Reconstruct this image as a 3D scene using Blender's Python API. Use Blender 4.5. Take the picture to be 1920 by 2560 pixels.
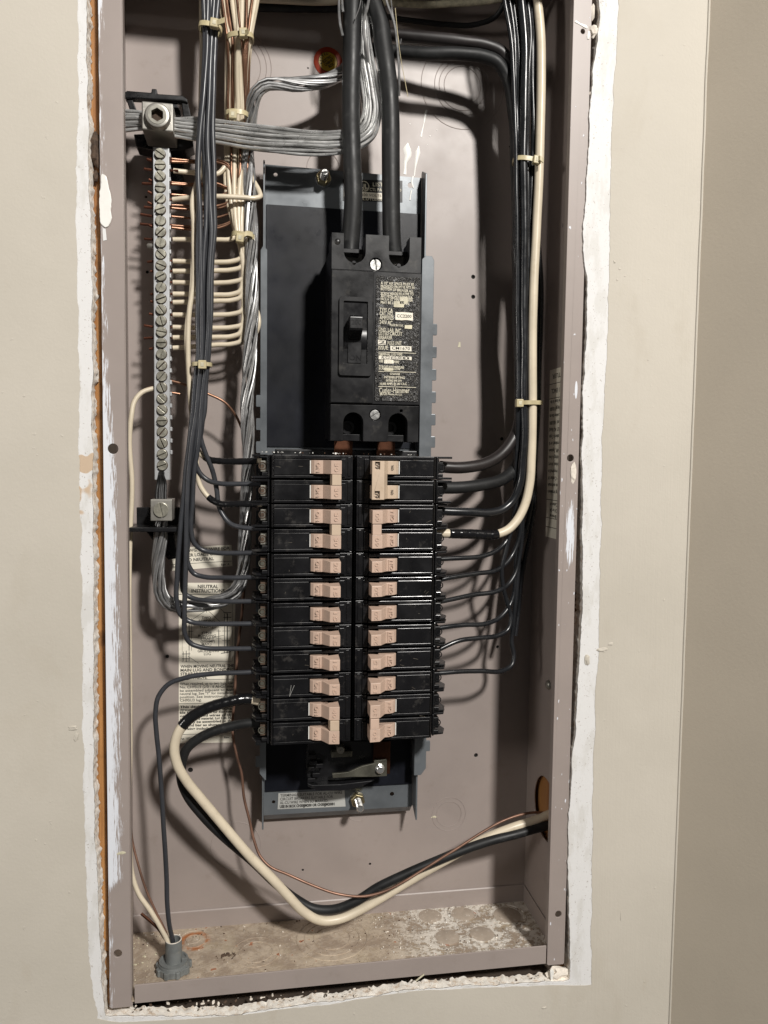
import bpy, bmesh, math, random
from mathutils import Vector, Matrix, noise
random.seed(7)
S = 0.001                      # everything below is written in millimetres
scene = bpy.context.scene
for o in list(bpy.data.objects):
    bpy.data.objects.remove(o)
C = scene.collection

# ------------------------------------------------------------------ camera
CAM = Vector((111.685, -597.761, 420.0125))
RX, RY, RZ = -0.0670, -0.0125, -0.1615
FPX = 1944.18
_Rz = Matrix.Rotation(RZ, 3, 'Z'); _Rx = Matrix.Rotation(RX, 3, 'X'); _Ry = Matrix.Rotation(RY, 3, 'Y')
CR = _Rz @ _Rx @ _Ry           # columns: right, forward, up
cam_d = bpy.data.cameras.new("camera"); cam = bpy.data.objects.new("camera", cam_d); C.objects.link(cam)
cam_d.sensor_fit = 'AUTO'; cam_d.sensor_width = 36.0; cam_d.lens = FPX / 2560.0 * 36.0
cam_d.clip_start = 0.01; cam_d.clip_end = 50
right, fwd, up = CR.col[0], CR.col[1], CR.col[2]
M = Matrix((right, up, -fwd)).transposed().to_4x4(); M.translation = CAM * S
cam.matrix_world = M
scene.camera = cam

# ------------------------------------------------------------------ light
w = bpy.data.worlds.new("World"); scene.world = w; w.use_nodes = True
bg = w.node_tree.nodes['Background']; bg.inputs[0].default_value = (1.0, 0.96, 0.92, 1); bg.inputs[1].default_value = 0.064

def lamp(name, pos, target, power, size, col):
    d = bpy.data.lights.new(name, 'AREA'); d.shape = 'DISK'; d.size = size * S; d.energy = power; d.color = col
    o = bpy.data.objects.new(name, d); C.objects.link(o)
    p = Vector(pos); t = Vector(target)
    o.rotation_euler = (t - p).to_track_quat('-Z', 'Y').to_euler(); o.location = p * S
    return o
lamp('ceiling_lamp', (860, -2150, 1900), (200, 40, 400), 91, 230, (1.0, 0.965, 0.915))
lamp('left_fill', (-1350, -850, 700), (250, 40, 400), 6.5, 300, (1.0, 0.95, 0.89))  # unseen fill added from the left to brighten the right inner wall

scene.view_settings.view_transform = 'Standard'; scene.view_settings.look = 'None'
scene.view_settings.exposure = 0; scene.view_settings.gamma = 1
scene.render.engine = 'CYCLES'

# ------------------------------------------------------------------ pixel -> place
def _ray(u, v):
    return CR @ Vector(((u - 960) / FPX, 1.0, -(v - 1280) / FPX))
def P(u, v, y):                # the point seen at (u, v) of the photo on the upright plane y
    d = _ray(u, v); return CAM + d * ((y - CAM.y) / d.y)
def Px(u, v, x):
    d = _ray(u, v); return CAM + d * ((x - CAM.x) / d.x)
def Pz(u, v, z):
    d = _ray(u, v); return CAM + d * ((z - CAM.z) / d.z)

# ------------------------------------------------------------------ materials
class NT:
    def __init__(s, m):
        s.t = m.node_tree; s.l = s.t.links
    def n(s, typ, ins=None, **kw):
        nd = s.t.nodes.new(typ)
        for k, v in kw.items(): setattr(nd, k, v)
        for k, v in (ins or {}).items():
            if isinstance(v, bpy.types.NodeSocket): s.l.new(v, nd.inputs[k])
            else: nd.inputs[k].default_value = v
        return nd
    def m(s, op, a, b=0.0, c=0.0):
        return s.n('ShaderNodeMath', {0: a, 1: b, 2: c}, operation=op).outputs[0]
    def ramp(s, x, lo, hi):    # smooth 0..1
        nd = s.n('ShaderNodeMapRange', {'Value': x, 'From Min': lo, 'From Max': hi}, interpolation_type='SMOOTHSTEP')
        return nd.outputs[0]
    def mix(s, f, a, b):
        nd = s.n('ShaderNodeMix', data_type='RGBA')
        for k, v in ((0, f), (6, a), (7, b)):
            if isinstance(v, bpy.types.NodeSocket): s.l.new(v, nd.inputs[k])
            else: nd.inputs[k].default_value = (v if isinstance(v, (int, float)) else (*v, 1)[:4])
        return nd.outputs[2]
    def noise(s, vec, scale, detail=3, rough=.5, dist=0):
        return s.n('ShaderNodeTexNoise', {'Vector': vec, 'Scale': scale, 'Detail': detail, 'Roughness': rough, 'Distortion': dist}).outputs[0]
    def xyz(s, vec):
        return s.n('ShaderNodeSeparateXYZ', {0: vec}).outputs
    def scl(s, vec, x, y, z):
        return s.n('ShaderNodeVectorMath', {0: vec, 1: (x, y, z)}, operation='MULTIPLY').outputs[0]

def base(name, col, rough=.5, metal=0, spec=.5, coat=0):
    m = bpy.data.materials.new(name); m.use_nodes = True
    b = m.node_tree.nodes['Principled BSDF']
    b.inputs['Base Color'].default_value = (*col, 1); b.inputs['Roughness'].default_value = rough
    b.inputs['Metallic'].default_value = metal; b.inputs['Specular IOR Level'].default_value = spec
    b.inputs['Coat Weight'].default_value = coat; b.inputs['Coat Roughness'].default_value = .15
    m.diffuse_color = (*col, 1)
    t = NT(m); t.b = b
    t.co = t.n('ShaderNodeTexCoord').outputs['Object']
    return m, t

def mat(name, col, rough=.5, metal=0, spec=.5, var=.12, vs=60, bump=.15, bs=900, bd=.0002, dirt=None, dirt_amt=.0, stretch=None, coat=0, rvar=.12):
    m, t = base(name, col, rough, metal, spec, coat)
    rnd = t.n('ShaderNodeObjectInfo').outputs['Random']
    t.co = t.n('ShaderNodeVectorMath', {0: t.co, 1: t.m('MULTIPLY', rnd, 7.3)}, operation='ADD').outputs[0]
    v = t.co if not stretch else t.scl(t.co, *stretch)
    f = t.noise(v, vs, 4, .6)
    a = tuple(c * (1 - var) for c in col); b = tuple(min(1, c * (1 + var)) for c in col)
    c = t.mix(t.ramp(f, .3, .7), a, b)
    if dirt:
        d = t.noise(v, vs * 2.7, 5, .7)
        c = t.mix(t.m('MULTIPLY', t.ramp(d, .55, .75), dirt_amt), c, dirt)
    t.l.new(c, t.b.inputs['Base Color'])
    r = t.noise(v, vs * 1.7, 3, .6)
    t.l.new(t.n('ShaderNodeMapRange', {'Value': r, 'From Min': .25, 'From Max': .75, 'To Min': max(.03, rough - rvar), 'To Max': min(1, rough + rvar)}).outputs[0], t.b.inputs['Roughness'])
    if bump:
        h = t.noise(v, bs, 3, .6)
        t.l.new(t.n('ShaderNodeBump', {'Height': h, 'Strength': bump, 'Distance': bd}).outputs[0], t.b.inputs['Normal'])
    return m

MT = {}
def MM(k, *a, **kw): MT[k] = mat(k, *a, **kw)
BOX = (.318, .270, .248)
MM('box_paint', BOX, .42, var=.05, vs=14, bump=.14, bs=1300, dirt=(.20, .16, .13), dirt_amt=.30, rvar=.05)
MM('pan_metal', (.135, .148, .160), .36, metal=.25, var=.12, vs=25, bump=.05, dirt=(.3, .3, .3), dirt_amt=.15)
MM('insulating_sheet', (.0085, .0095, .0135), .36, spec=.22, var=.35, vs=18, bump=.25, bs=3500, dirt=(.04, .045, .06), dirt_amt=.15)
MM('black_gloss', (.007, .007, .008), .27, var=.3, vs=35, bump=.05, dirt=(.075, .07, .065), dirt_amt=.55, rvar=.12)
MM('black_matte', (.008, .008, .009), .33, spec=.33, var=.35, vs=30, bump=.08, dirt=(.09, .085, .075), dirt_amt=.4, rvar=.12)
MM('black_plastic', (.010, .010, .011), .3, var=.2, bump=.03)
MM('peach', (.54, .395, .312), .45, var=.06, vs=50, bump=.06, dirt=(.4, .2, .12), dirt_amt=.25)
MM('tan', (.55, .43, .32), .45, var=.05, vs=50, bump=.06, dirt=(.35, .22, .12), dirt_amt=.2)
MM('white_plastic', (.75, .74, .7), .4, var=.05)
MM('grey_wire', (.038, .040, .046), .35, var=.12, vs=40, bump=.04, dirt=(.12, .12, .12), dirt_amt=.2)
MM('black_wire', (.013, .014, .016), .27, var=.2, vs=40, bump=.04, dirt=(.08, .08, .08), dirt_amt=.2)
MM('cable_jacket', (.014, .0145, .015), .5, spec=.36, var=.25, vs=35, bump=.12, bs=700, dirt=(.10, .10, .095), dirt_amt=.3)
MM('red_black_jacket', (.016, .0128, .0125), .45, var=.3, vs=25, bump=.08, dirt=(.10, .08, .08), dirt_amt=.2)
MM('cream_wire', (.66, .575, .44), .38, var=.07, vs=40, bump=.04, dirt=(.35, .26, .15), dirt_amt=.25)
MM('tape', (.008, .008, .009), .16, var=.2, vs=60, bump=.35, bs=220, bd=.0006)
MM('copper', (.26, .145, .095), .36, metal=.8, var=.35, vs=45, bump=.08, dirt=(.10, .035, .02), dirt_amt=.5)
MM('shaded_copper', (.15, .058, .035), .4, metal=.8, var=.4, vs=60, bump=.1)  # copper with the shade of the grey bundle put into its colour
MM('old_copper', (.24, .135, .095), .45, metal=.55, var=.3, vs=40, bump=.05)
MM('dusty_disc', (.40, .335, .27), .6, var=.1, vs=90, bump=.4, bs=500, dirt=(.66, .62, .56), dirt_amt=.7)
MM('strap_metal', (.13, .125, .10), .5, metal=.6, var=.3, vs=60, bump=.2, dirt=(.05, .045, .035), dirt_amt=.6)
MM('bus_copper', (.085, .034, .018), .42, metal=.8, var=.3, vs=60, bump=.1, dirt=(.12, .04, .02), dirt_amt=.5)
MM('aluminium', (.42, .42, .42), .38, metal=.82, var=.2, vs=80, bump=.04, bs=900, dirt=(.25, .25, .25), dirt_amt=.3)
MM('neutral_strand', (.66, .66, .65), .33, metal=.72, var=.25, vs=60, bump=.05, dirt=(.15, .15, .15), dirt_amt=.4)
MM('side_wall_paint', (.50, .445, .365), .58, spec=.3, var=.04, vs=6, bump=.3, bs=420, bd=.0004)
MM('bar_aluminium', (.50, .51, .52), .42, metal=.45, var=.08, vs=60, bump=.06, dirt=(.2, .2, .2), dirt_amt=.3)
MM('dark_strand', (.045, .045, .045), .4, metal=.7, var=.3, bump=.1)
MM('lug_metal', (.40, .385, .35), .42, metal=.7, var=.12, vs=50, bump=.15, dirt=(.2, .17, .13), dirt_amt=.4)
MM('dull_metal', (.30, .29, .255), .45, metal=.8, var=.2, vs=60, bump=.1, dirt=(.12, .1, .07), dirt_amt=.5)
MM('screw_metal', (.40, .385, .32), .34, metal=.6, var=.25, vs=150, bump=.15, dirt=(.12, .1, .07), dirt_amt=.5)
MM('zinc_screw', (.78, .78, .76), .25, metal=.9, var=.15, vs=150, bump=.12)
MM('brass_nut', (.40, .34, .20), .35, metal=.9, var=.2, vs=120, bump=.1)
MM('nylon', (.50, .43, .26), .38, var=.12, vs=120, bump=.05)
MM('paper', (.84, .79, .67), .55, var=.08, vs=22, bump=.10, bs=300, dirt=(.50, .40, .24), dirt_amt=.3)
MM('silver_paper', (.42, .42, .40), .45, var=.1, vs=30, bump=.1)
MM('ink', (.02, .018, .015), .6, var=.1, bump=0)
MM('grey_ink', (.16, .14, .11), .6, var=.3, vs=200, bump=0)
MM('sticker_red', (.38, .042, .012), .4, var=.12, bump=0)
MM('sticker_yellow', (.50, .33, .022), .4, var=.08, bump=0)
MM('conduit_grey', (.16, .17, .168), .55, var=.15, vs=90, bump=.3, bs=600, dirt=(.28, .26, .22), dirt_amt=.5)
MM('drip_paint', (.80, .79, .75), .35, var=.03, bump=.05)
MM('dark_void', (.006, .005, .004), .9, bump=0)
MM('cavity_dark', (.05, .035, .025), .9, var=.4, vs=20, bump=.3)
MM('grime', (.07, .045, .03), .9, var=.5, vs=200, bump=.5)
MM('plaster_crumb', (.72, .66, .58), .85, var=.2, vs=150, bump=.6)
MM('pale_ink', (.62, .58, .46), .55, var=.25, vs=250, bump=0)
MM('worn_patch', (.56, .52, .38), .6, var=.25, vs=200, bump=.3)
MM('steel_edge', (.35, .37, .39), .3, metal=.8, var=.1, bump=.05)

def special():
    # painted wall: rolled paint, brush ridges on the right-hand board, small lumps
    m, t = base('wall_paint', (.53, .49, .42), .6, spec=.3); MT['wall_paint'] = m
    n1 = t.noise(t.co, 5, 5, .6); n2 = t.noise(t.scl(t.co, 1, 1, .5), 14, 4, .65, .6); n3 = t.noise(t.scl(t.co, 1, 1, .4), 45, 3, .6)
    c = t.mix(t.ramp(n1, .3, .7), (.500, .464, .400), (.550, .511, .444))
    c = t.mix(t.m('MULTIPLY', t.ramp(n2, .56, .70), .22), c, (.43, .385, .31))
    c = t.mix(t.m('MULTIPLY', t.ramp(n3, .66, .74), .12), c, (.40, .33, .24))
    t.l.new(c, t.b.inputs['Base Color'])
    x = t.xyz(t.co)[0]
    brush = t.noise(t.scl(t.co, 420, 1, 9), 1, 3, .6)
    bm = t.m('MULTIPLY', t.ramp(x, .33, .40), t.ramp(t.noise(t.co, 9, 2, .5), .35, .6))
    pits = t.noise(t.co, 420, 4, .6)
    lum = t.ramp(t.noise(t.co, 210, 2, .5), .74, .80)
    wav = t.noise(t.co, 22, 3, .5)
    h = t.m('ADD', t.m('ADD', t.m('MULTIPLY', t.m('MULTIPLY', brush, bm), .7), t.m('MULTIPLY', wav, 2.0)), t.m('ADD', t.m('MULTIPLY', pits, .55), t.m('MULTIPLY', lum, .6)))
    t.l.new(t.n('ShaderNodeBump', {'Height': h, 'Strength': .42, 'Distance': .0006}).outputs[0], t.b.inputs['Normal'])
    t.l.new(t.n('ShaderNodeMapRange', {'Value': n1, 'From Min': .3, 'From Max': .7, 'To Min': .5, 'To Max': .68}).outputs[0], t.b.inputs['Roughness'])
    # bare white joint compound / old white paint round the hole
    m, t = base('bare_white', (.74, .735, .72), .6); MT['bare_white'] = m
    n1 = t.noise(t.scl(t.co, 1, 1, .35), 70, 5, .65); z = t.xyz(t.co)
    c = t.mix(t.ramp(n1, .50, .62), (.71, .705, .70), (.64, .63, .61))
    # torn paper patches on the left strip
    pt = t.noise(t.scl(t.co, 1, 1, 1), 38, 2, .5)
    left = t.ramp(z[0], -.002, -.006)
    low = t.m('MULTIPLY', t.ramp(z[2], .445, .435), t.ramp(z[2], .36, .37))
    c = t.mix(t.m('MULTIPLY', t.m('MULTIPLY', t.ramp(pt, .565, .585), left), low), c, (.55, .42, .30))
    sp = t.noise(t.co, 600, 2, .5)
    c = t.mix(t.m('MULTIPLY', t.ramp(sp, .66, .72), .5), c, (.25, .2, .15))
    t.l.new(c, t.b.inputs['Base Color'])
    h = t.noise(t.co, 260, 5, .65)
    t.l.new(t.n('ShaderNodeBump', {'Height': h, 'Strength': .22, 'Distance': .0006}).outputs[0], t.b.inputs['Normal'])
    # broken gypsum core
    m, t = base('gypsum', (.7, .62, .54), .9); MT['gypsum'] = m
    n1 = t.noise(t.co, 170, 6, .75); n2 = t.noise(t.co, 45, 4, .7)
    c = t.mix(t.ramp(n1, .32, .54), (.66, .52, .39), (.95, .91, .84))
    c = t.mix(t.m('MULTIPLY', t.ramp(t.noise(t.co, 110, 4, .7), .60, .70), .55), c, (.30, .20, .13))
    t.l.new(c, t.b.inputs['Base Color'])
    h = t.noise(t.co, 320, 6, .8)
    t.l.new(t.n('ShaderNodeBump', {'Height': h, 'Strength': .5, 'Distance': .0010}).outputs[0], t.b.inputs['Normal'])
    # varnished stud
    m, t = base('stud_wood', (.38, .17, .05), .33); MT['stud_wood'] = m
    g = t.noise(t.scl(t.co, 330, 60, 6), 1, 5, .6, .5); s = t.noise(t.co, 30, 3, .6)
    c = t.mix(t.ramp(g, .3, .7), (.27, .115, .036), (.49, .25, .09))
    c = t.mix(t.m('MULTIPLY', t.ramp(s, .58, .70), .75), c, (.06, .025, .01))
    t.l.new(c, t.b.inputs['Base Color'])
    t.l.new(t.n('ShaderNodeBump', {'Height': g, 'Strength': .4, 'Distance': .0006}).outputs[0], t.b.inputs['Normal'])
    # box flange with smeared white paint down its edge
    for side in ('left', 'right'):
        m, t = base('flange_paint_' + side, BOX, .42); MT['flange_' + side] = m
        x, y, z = t.xyz(t.co)
        n0 = t.noise(t.co, 14, 4, .6)
        c = t.mix(t.ramp(n0, .3, .7), tuple(k * .95 for k in BOX), tuple(k * 1.05 for k in BOX))
        fine = t.noise(t.scl(t.co, 900, 1, 55), 1, 4, .7)
        broad = t.noise(t.scl(t.co, 60, 1, 9), 1, 4, .6)
        if side == 'left':
            # width of the smear (m) grows below the middle of the box
            heavy = t.m('MULTIPLY', t.ramp(z, .520, .40), t.ramp(z, .085, .105))
            mid = t.m('MULTIPLY', t.ramp(z, .63, .60), .30)
            top = t.ramp(z, .70, .74)
            wd = t.m('ADD', t.m('MULTIPLY', heavy, .0078), t.m('ADD', t.m('MULTIPLY', top, .0035), .0008))
            e = t.m('SUBTRACT', t.m('ADD', wd, t.m('MULTIPLY', t.m('SUBTRACT', broad, .5), .012)), x)
            k = t.m('ADD', t.m('DIVIDE', e, .0045), t.m('MULTIPLY', t.m('SUBTRACT', fine, .5), 6.5))
            k = t.ramp(k, .0, .6)
        else:
            def ell(cx, cz, rx, rz):
                a = t.m('POWER', t.m('DIVIDE', t.m('SUBTRACT', x, cx), rx), 2.0); b_ = t.m('POWER', t.m('DIVIDE', t.m('SUBTRACT', z, cz), rz), 2.0)
                return t.m('SUBTRACT', 1.0, t.m('ADD', a, b_))
            e1 = ell(.3625, .362, .0042, .030)
            k1 = t.m('ADD', t.m('MULTIPLY', e1, 1.3), t.m('MULTIPLY', t.m('SUBTRACT', fine, .56), 4.5))
            k2 = t.m('ADD', t.m('MULTIPLY', ell(.3640, .478, .0012, .0075), 3), t.m('MULTIPLY', t.m('SUBTRACT', fine, .5), 1.5))
            dots = t.ramp(t.noise(t.scl(t.co, 1, 1, .4), 420, 1, .4), .74, .77)
            k = t.m('MAXIMUM', t.m('MAXIMUM', t.ramp(k1, .0, .5), t.ramp(k2, .2, .5)), dots)
        c = t.mix(k, c, (.70, .72, .77))
        t.l.new(c, t.b.inputs['Base Color'])
        hh = t.m('ADD', t.m('MULTIPLY', k, 1.0), t.m('MULTIPLY', t.noise(t.co, 1300, 2, .5), .12))
        t.l.new(t.n('ShaderNodeBump', {'Height': hh, 'Strength': .3, 'Distance': .0005}).outputs[0], t.b.inputs['Normal'])
    # dusty floor of the box
    m, t = base('box_floor', BOX, .55); MT['box_floor'] = m
    x, y, z = t.xyz(t.co)
    n1 = t.noise(t.co, 55, 6, .7); n2 = t.noise(t.co, 230, 5, .75); n3 = t.noise(t.co, 26, 3, .6)
    c = t.mix(t.ramp(n1, .35, .65), (.32, .25, .19), (.47, .38, .28))
    c = t.mix(t.m('MULTIPLY', t.ramp(n3, .52, .66), .55), c, (.44, .36, .25))
    dust = t.m('MULTIPLY', t.m('ADD', t.m('MULTIPLY', t.ramp(x, .215, .275), .85), .13), t.ramp(t.m('ADD', n2, t.m('MULTIPLY', t.m('SUBTRACT', n1, .5), .9)), .42, .56))
    c = t.mix(t.m('MULTIPLY', dust, .85), c, (.80, .76, .69))
    crumbs = t.ramp(t.noise(t.co, 520, 3, .6), .66, .72)
    c = t.mix(t.m('MULTIPLY', crumbs, .8), c, (.70, .64, .54))
    rust = t.ramp(t.noise(t.co, 110, 3, .6), .665, .70)
    c = t.mix(t.m('MULTIPLY', rust, .8), c, (.33, .09, .025))
    # rust ring round the little knockout
    rc = Pz(487, 2350, 1)
    d = t.m('SQRT', t.m('ADD', t.m('POWER', t.m('SUBTRACT', x, rc.x * S), 2.0), t.m('POWER', t.m('SUBTRACT', y, rc.y * S), 2.0)))
    rg = t.m('MULTIPLY', t.m('MULTIPLY', t.ramp(d, .0075, .0105), t.ramp(d, .0150, .0115)), t.ramp(t.noise(t.co, 60, 4, .6), .40, .58))
    c = t.mix(t.m('MULTIPLY', rg, .9), c, (.40, .13, .03))
    dk = t.ramp(t.noise(t.co, 120, 5, .7), .66, .74)
    c = t.mix(t.m('MULTIPLY', dk, .6), c, (.06, .045, .03))
    t.l.new(c, t.b.inputs['Base Color'])
    h = t.m('ADD', n2, t.m('MULTIPLY', dust, .8))
    t.l.new(t.n('ShaderNodeBump', {'Height': h, 'Strength': .6, 'Distance': .0010}).outputs[0], t.b.inputs['Normal'])
    # torn label ground on the big breaker: crinkled black film
    m, t = base('crinkled_label', (.02, .019, .018), .3); MT['crinkled_label'] = m
    h = t.noise(t.co, 260, 4, .6, 1.5)
    cr = t.ramp(t.noise(t.co, 420, 3, .6, 1.0), .60, .70)
    t.l.new(t.mix(t.m('MULTIPLY', cr, .6), (.022, .021, .020), (.26, .245, .21)), t.b.inputs['Base Color'])
    t.l.new(t.n('ShaderNodeBump', {'Height': h, 'Strength': 1.0, 'Distance': .0016}).outputs[0], t.b.inputs['Normal'])
special()

# ------------------------------------------------------------------ mesh helpers
WL = {}                         # world place (mm) of every parent
class MB:
    def __init__(s): s.v = []; s.f = []
    def box(s, x0, x1, y0, y1, z0, z1):
        b = len(s.v)
        s.v += [(x, y, z) for z in (z0, z1) for y in (y0, y1) for x in (x0, x1)]
        s.f += [tuple(b + i for i in q) for q in ((0, 2, 3, 1), (4, 5, 7, 6), (0, 1, 5, 4), (2, 6, 7, 3), (0, 4, 6, 2), (1, 3, 7, 5))]
        return s
    def prism(s, pts, a, b, axis='z'):       # pts in the plane, extruded along axis
        n = len(pts); k = len(s.v)
        def mk(p, t): return {'z': (p[0], p[1], t), 'y': (p[0], t, p[1]), 'x': (t, p[0], p[1])}[axis]
        s.v += [mk(p, a) for p in pts] + [mk(p, b) for p in pts]
        s.f += [tuple(k + i for i in range(n))[::-1], tuple(k + n + i for i in range(n))]
        s.f += [(k + i, k + (i + 1) % n, k + n + (i + 1) % n, k + n + i) for i in range(n)]
        return s
    def hexa(s, a, b):                       # two quads of 3-d points joined
        k = len(s.v); s.v += [tuple(p) for p in a] + [tuple(p) for p in b]; n = len(a)
        s.f += [tuple(k + i for i in range(n))[::-1], tuple(k + n + i for i in range(n))]
        s.f += [(k + i, k + (i + 1) % n, k + n + (i + 1) % n, k + n + i) for i in range(n)]
        return s
    def lathe(s, c, axis, prof, n=20):       # prof: (radius, offset along axis)
        k = len(s.v); c = Vector(c); ax = Vector(axis).normalized(); u = ax.orthogonal().normalized(); w_ = ax.cross(u)
        for r, h in prof:
            for i in range(n):
                t = 2 * math.pi * i / n
                s.v.append(tuple(c + ax * h + (u * math.cos(t) + w_ * math.sin(t)) * r))
        m = len(prof)
        for j in range(m - 1):
            for i in range(n):
                s.f.append((k + j * n + i, k + j * n + (i + 1) % n, k + (j + 1) * n + (i + 1) % n, k + (j + 1) * n + i))
        s.f.append(tuple(k + i for i in range(n))[::-1]); s.f.append(tuple(k + (m - 1) * n + i for i in range(n)))
        return s
    def tube(s, pts, r, n=8, rr=None):
        k = len(s.v); m = len(pts)
        T = [(pts[min(i + 1, m - 1)] - pts[max(i - 1, 0)]).normalized() for i in range(m)]
        u = T[0].orthogonal().normalized()
        for i in range(m):
            u = (u - T[i] * u.dot(T[i])).normalized(); w_ = T[i].cross(u); q = rr[i] if rr else r
            for j in range(n):
                t = 2 * math.pi * j / n
                s.v.append(tuple(pts[i] + (u * math.cos(t) + w_ * math.sin(t)) * q))
        for i in range(m - 1):
            for j in range(n):
                s.f.append((k + i * n + j, k + i * n + (j + 1) % n, k + (i + 1) * n + (j + 1) % n, k + (i + 1) * n + j))
        s.f.append(tuple(k + j for j in range(n))[::-1]); s.f.append(tuple(k + (m - 1) * n + j for j in range(n)))
        return s
    def ring(s, c, axis, R, r, n=40, m=6, a0=0, a1=2 * math.pi):
        ax = Vector(axis).normalized(); u = ax.orthogonal().normalized(); w_ = ax.cross(u); c = Vector(c)
        return s.tube([c + (u * math.cos(a0 + (a1 - a0) * i / n) + w_ * math.sin(a0 + (a1 - a0) * i / n)) * R for i in range(n + 1)], r, m)
    def mesh(s, name, smooth=False, ang=40):
        me = bpy.data.meshes.new(name); me.from_pydata([(a * S, b * S, c * S) for a, b, c in s.v], [], s.f)
        bm = bmesh.new(); bm.from_mesh(me); bmesh.ops.recalc_face_normals(bm, faces=bm.faces)
        if smooth:
            for f in bm.faces: f.smooth = True
            for e in bm.edges:
                if len(e.link_faces) == 2 and e.calc_face_angle(0) > math.radians(ang): e.smooth = False
        bm.to_mesh(me); bm.free(); return me

def tag(o, label=None, cat=None, group=None, kind=None):
    for k, v in (('label', label), ('category', cat), ('group', group), ('kind', kind)):
        if v: o[k] = v
    return o
def link(name, me, m, parent=None, pos=(0, 0, 0), rot=None, bevel=0, seg=2):
    if m and not me.materials: me.materials.append(MT[m])
    o = bpy.data.objects.new(name, me); C.objects.link(o); pos = Vector(pos)
    if parent is not None:
        o.parent = parent; o.location = (pos - WL[parent.name]) * S
    else: o.location = pos * S
    if rot: o.rotation_euler = rot
    if bevel:
        b = o.modifiers.new('bevel', 'BEVEL'); b.width = bevel * S; b.segments = seg; b.limit_method = 'ANGLE'; b.angle_limit = math.radians(35)
        b.harden_normals = False
    WL[o.name] = pos
    return o
def part(name, mb, m, parent=None, bevel=0, smooth=False, pos=(0, 0, 0), rot=None, label=None, ang=40):
    o = link(name, mb.mesh(name, smooth, ang), m, parent, pos, rot, bevel)
    if label: o['label'] = label
    return o
def thing(name, label, cat, loc, group=None):
    o = bpy.data.objects.new(name, None); C.objects.link(o); o.location = Vector(loc) * S; o.empty_display_size = .01
    WL[o.name] = Vector(loc); return tag(o, label, cat, group)

def plate2d(name, outers, holes, y0, y1, m, parent=None, bevel=0, kind=None, axis='y', label=None):
    """flat plate with real holes; outlines are (x, z) lists in mm"""
    cu = bpy.data.curves.new(name, 'CURVE'); cu.dimensions = '2D'; cu.fill_mode = 'BOTH'; cu.extrude = (y1 - y0) / 2 * S
    for pl in list(outers) + list(holes):
        sp = cu.splines.new('POLY'); sp.points.add(len(pl) - 1); sp.use_cyclic_u = True
        for i, p in enumerate(pl): sp.points[i].co = (p[0] * S, p[1] * S, 0, 1)
    tmp = bpy.data.objects.new('tmp', cu); C.objects.link(tmp)
    dg = bpy.context.evaluated_depsgraph_get(); me = bpy.data.meshes.new_from_object(tmp.evaluated_get(dg))
    bpy.data.objects.remove(tmp); bpy.data.curves.remove(cu); me.name = name; me.materials.clear()
    ym = (y0 + y1) / 2 * S
    for v in me.vertices:
        a, b, c = v.co
        if axis == 'y': v.co = (a, ym - c, b)
        elif axis == 'x': v.co = (ym - c, a, b)
        else: v.co = (a, b, ym + c)
    bm = bmesh.new(); bm.from_mesh(me); bmesh.ops.remove_doubles(bm, verts=bm.verts, dist=1e-6); bmesh.ops.recalc_face_normals(bm, faces=bm.faces)
    bm.to_mesh(me); bm.free()
    o = link(name, me, m, parent, bevel=bevel)
    if kind: o['kind'] = kind
    if label: o['label'] = label
    return o
def circ(cx, cz, r, n=20, rx=None):
    return [(cx + (rx or r) * math.cos(2 * math.pi * i / n), cz + r * math.sin(2 * math.pi * i / n)) for i in range(n)]
def rrect(x0, x1, z0, z1, r, n=4):
    o = []
    for cx, cz, a in ((x1 - r, z1 - r, 0), (x0 + r, z1 - r, 90), (x0 + r, z0 + r, 180), (x1 - r, z0 + r, 270)):
        o += [(cx + r * math.cos(math.radians(a + 90 * i / n)), cz + r * math.sin(math.radians(a + 90 * i / n))) for i in range(n + 1)]
    return o
def rough_line(pts, step=3.0, amp=1.2, seed=0, freq=.09):
    """(x, z) polyline resampled with an uneven broken edge"""
    out = []
    for (x0, z0), (x1, z1) in zip(pts[:-1], pts[1:]):
        L = math.hypot(x1 - x0, z1 - z0); n = max(1, int(L / step)); nx, nz = -(z1 - z0) / max(L, 1e-6), (x1 - x0) / max(L, 1e-6)
        for i in range(n):
            t = i / n; x = x0 + (x1 - x0) * t; z = z0 + (z1 - z0) * t
            V = Vector((x, z, 0)); o3 = Vector((0, 0, seed))
            d = (noise.noise(V * freq * .3 + o3) * 1.3 + noise.noise(V * freq * .9 + o3) * .55 + noise.noise(V * freq * 3.1 + o3) * .4 + noise.noise(V * freq * 7 + o3) * .22) * amp
            out.append((x + nx * d, z + nz * d))
    out.append(pts[-1]); return out

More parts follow.
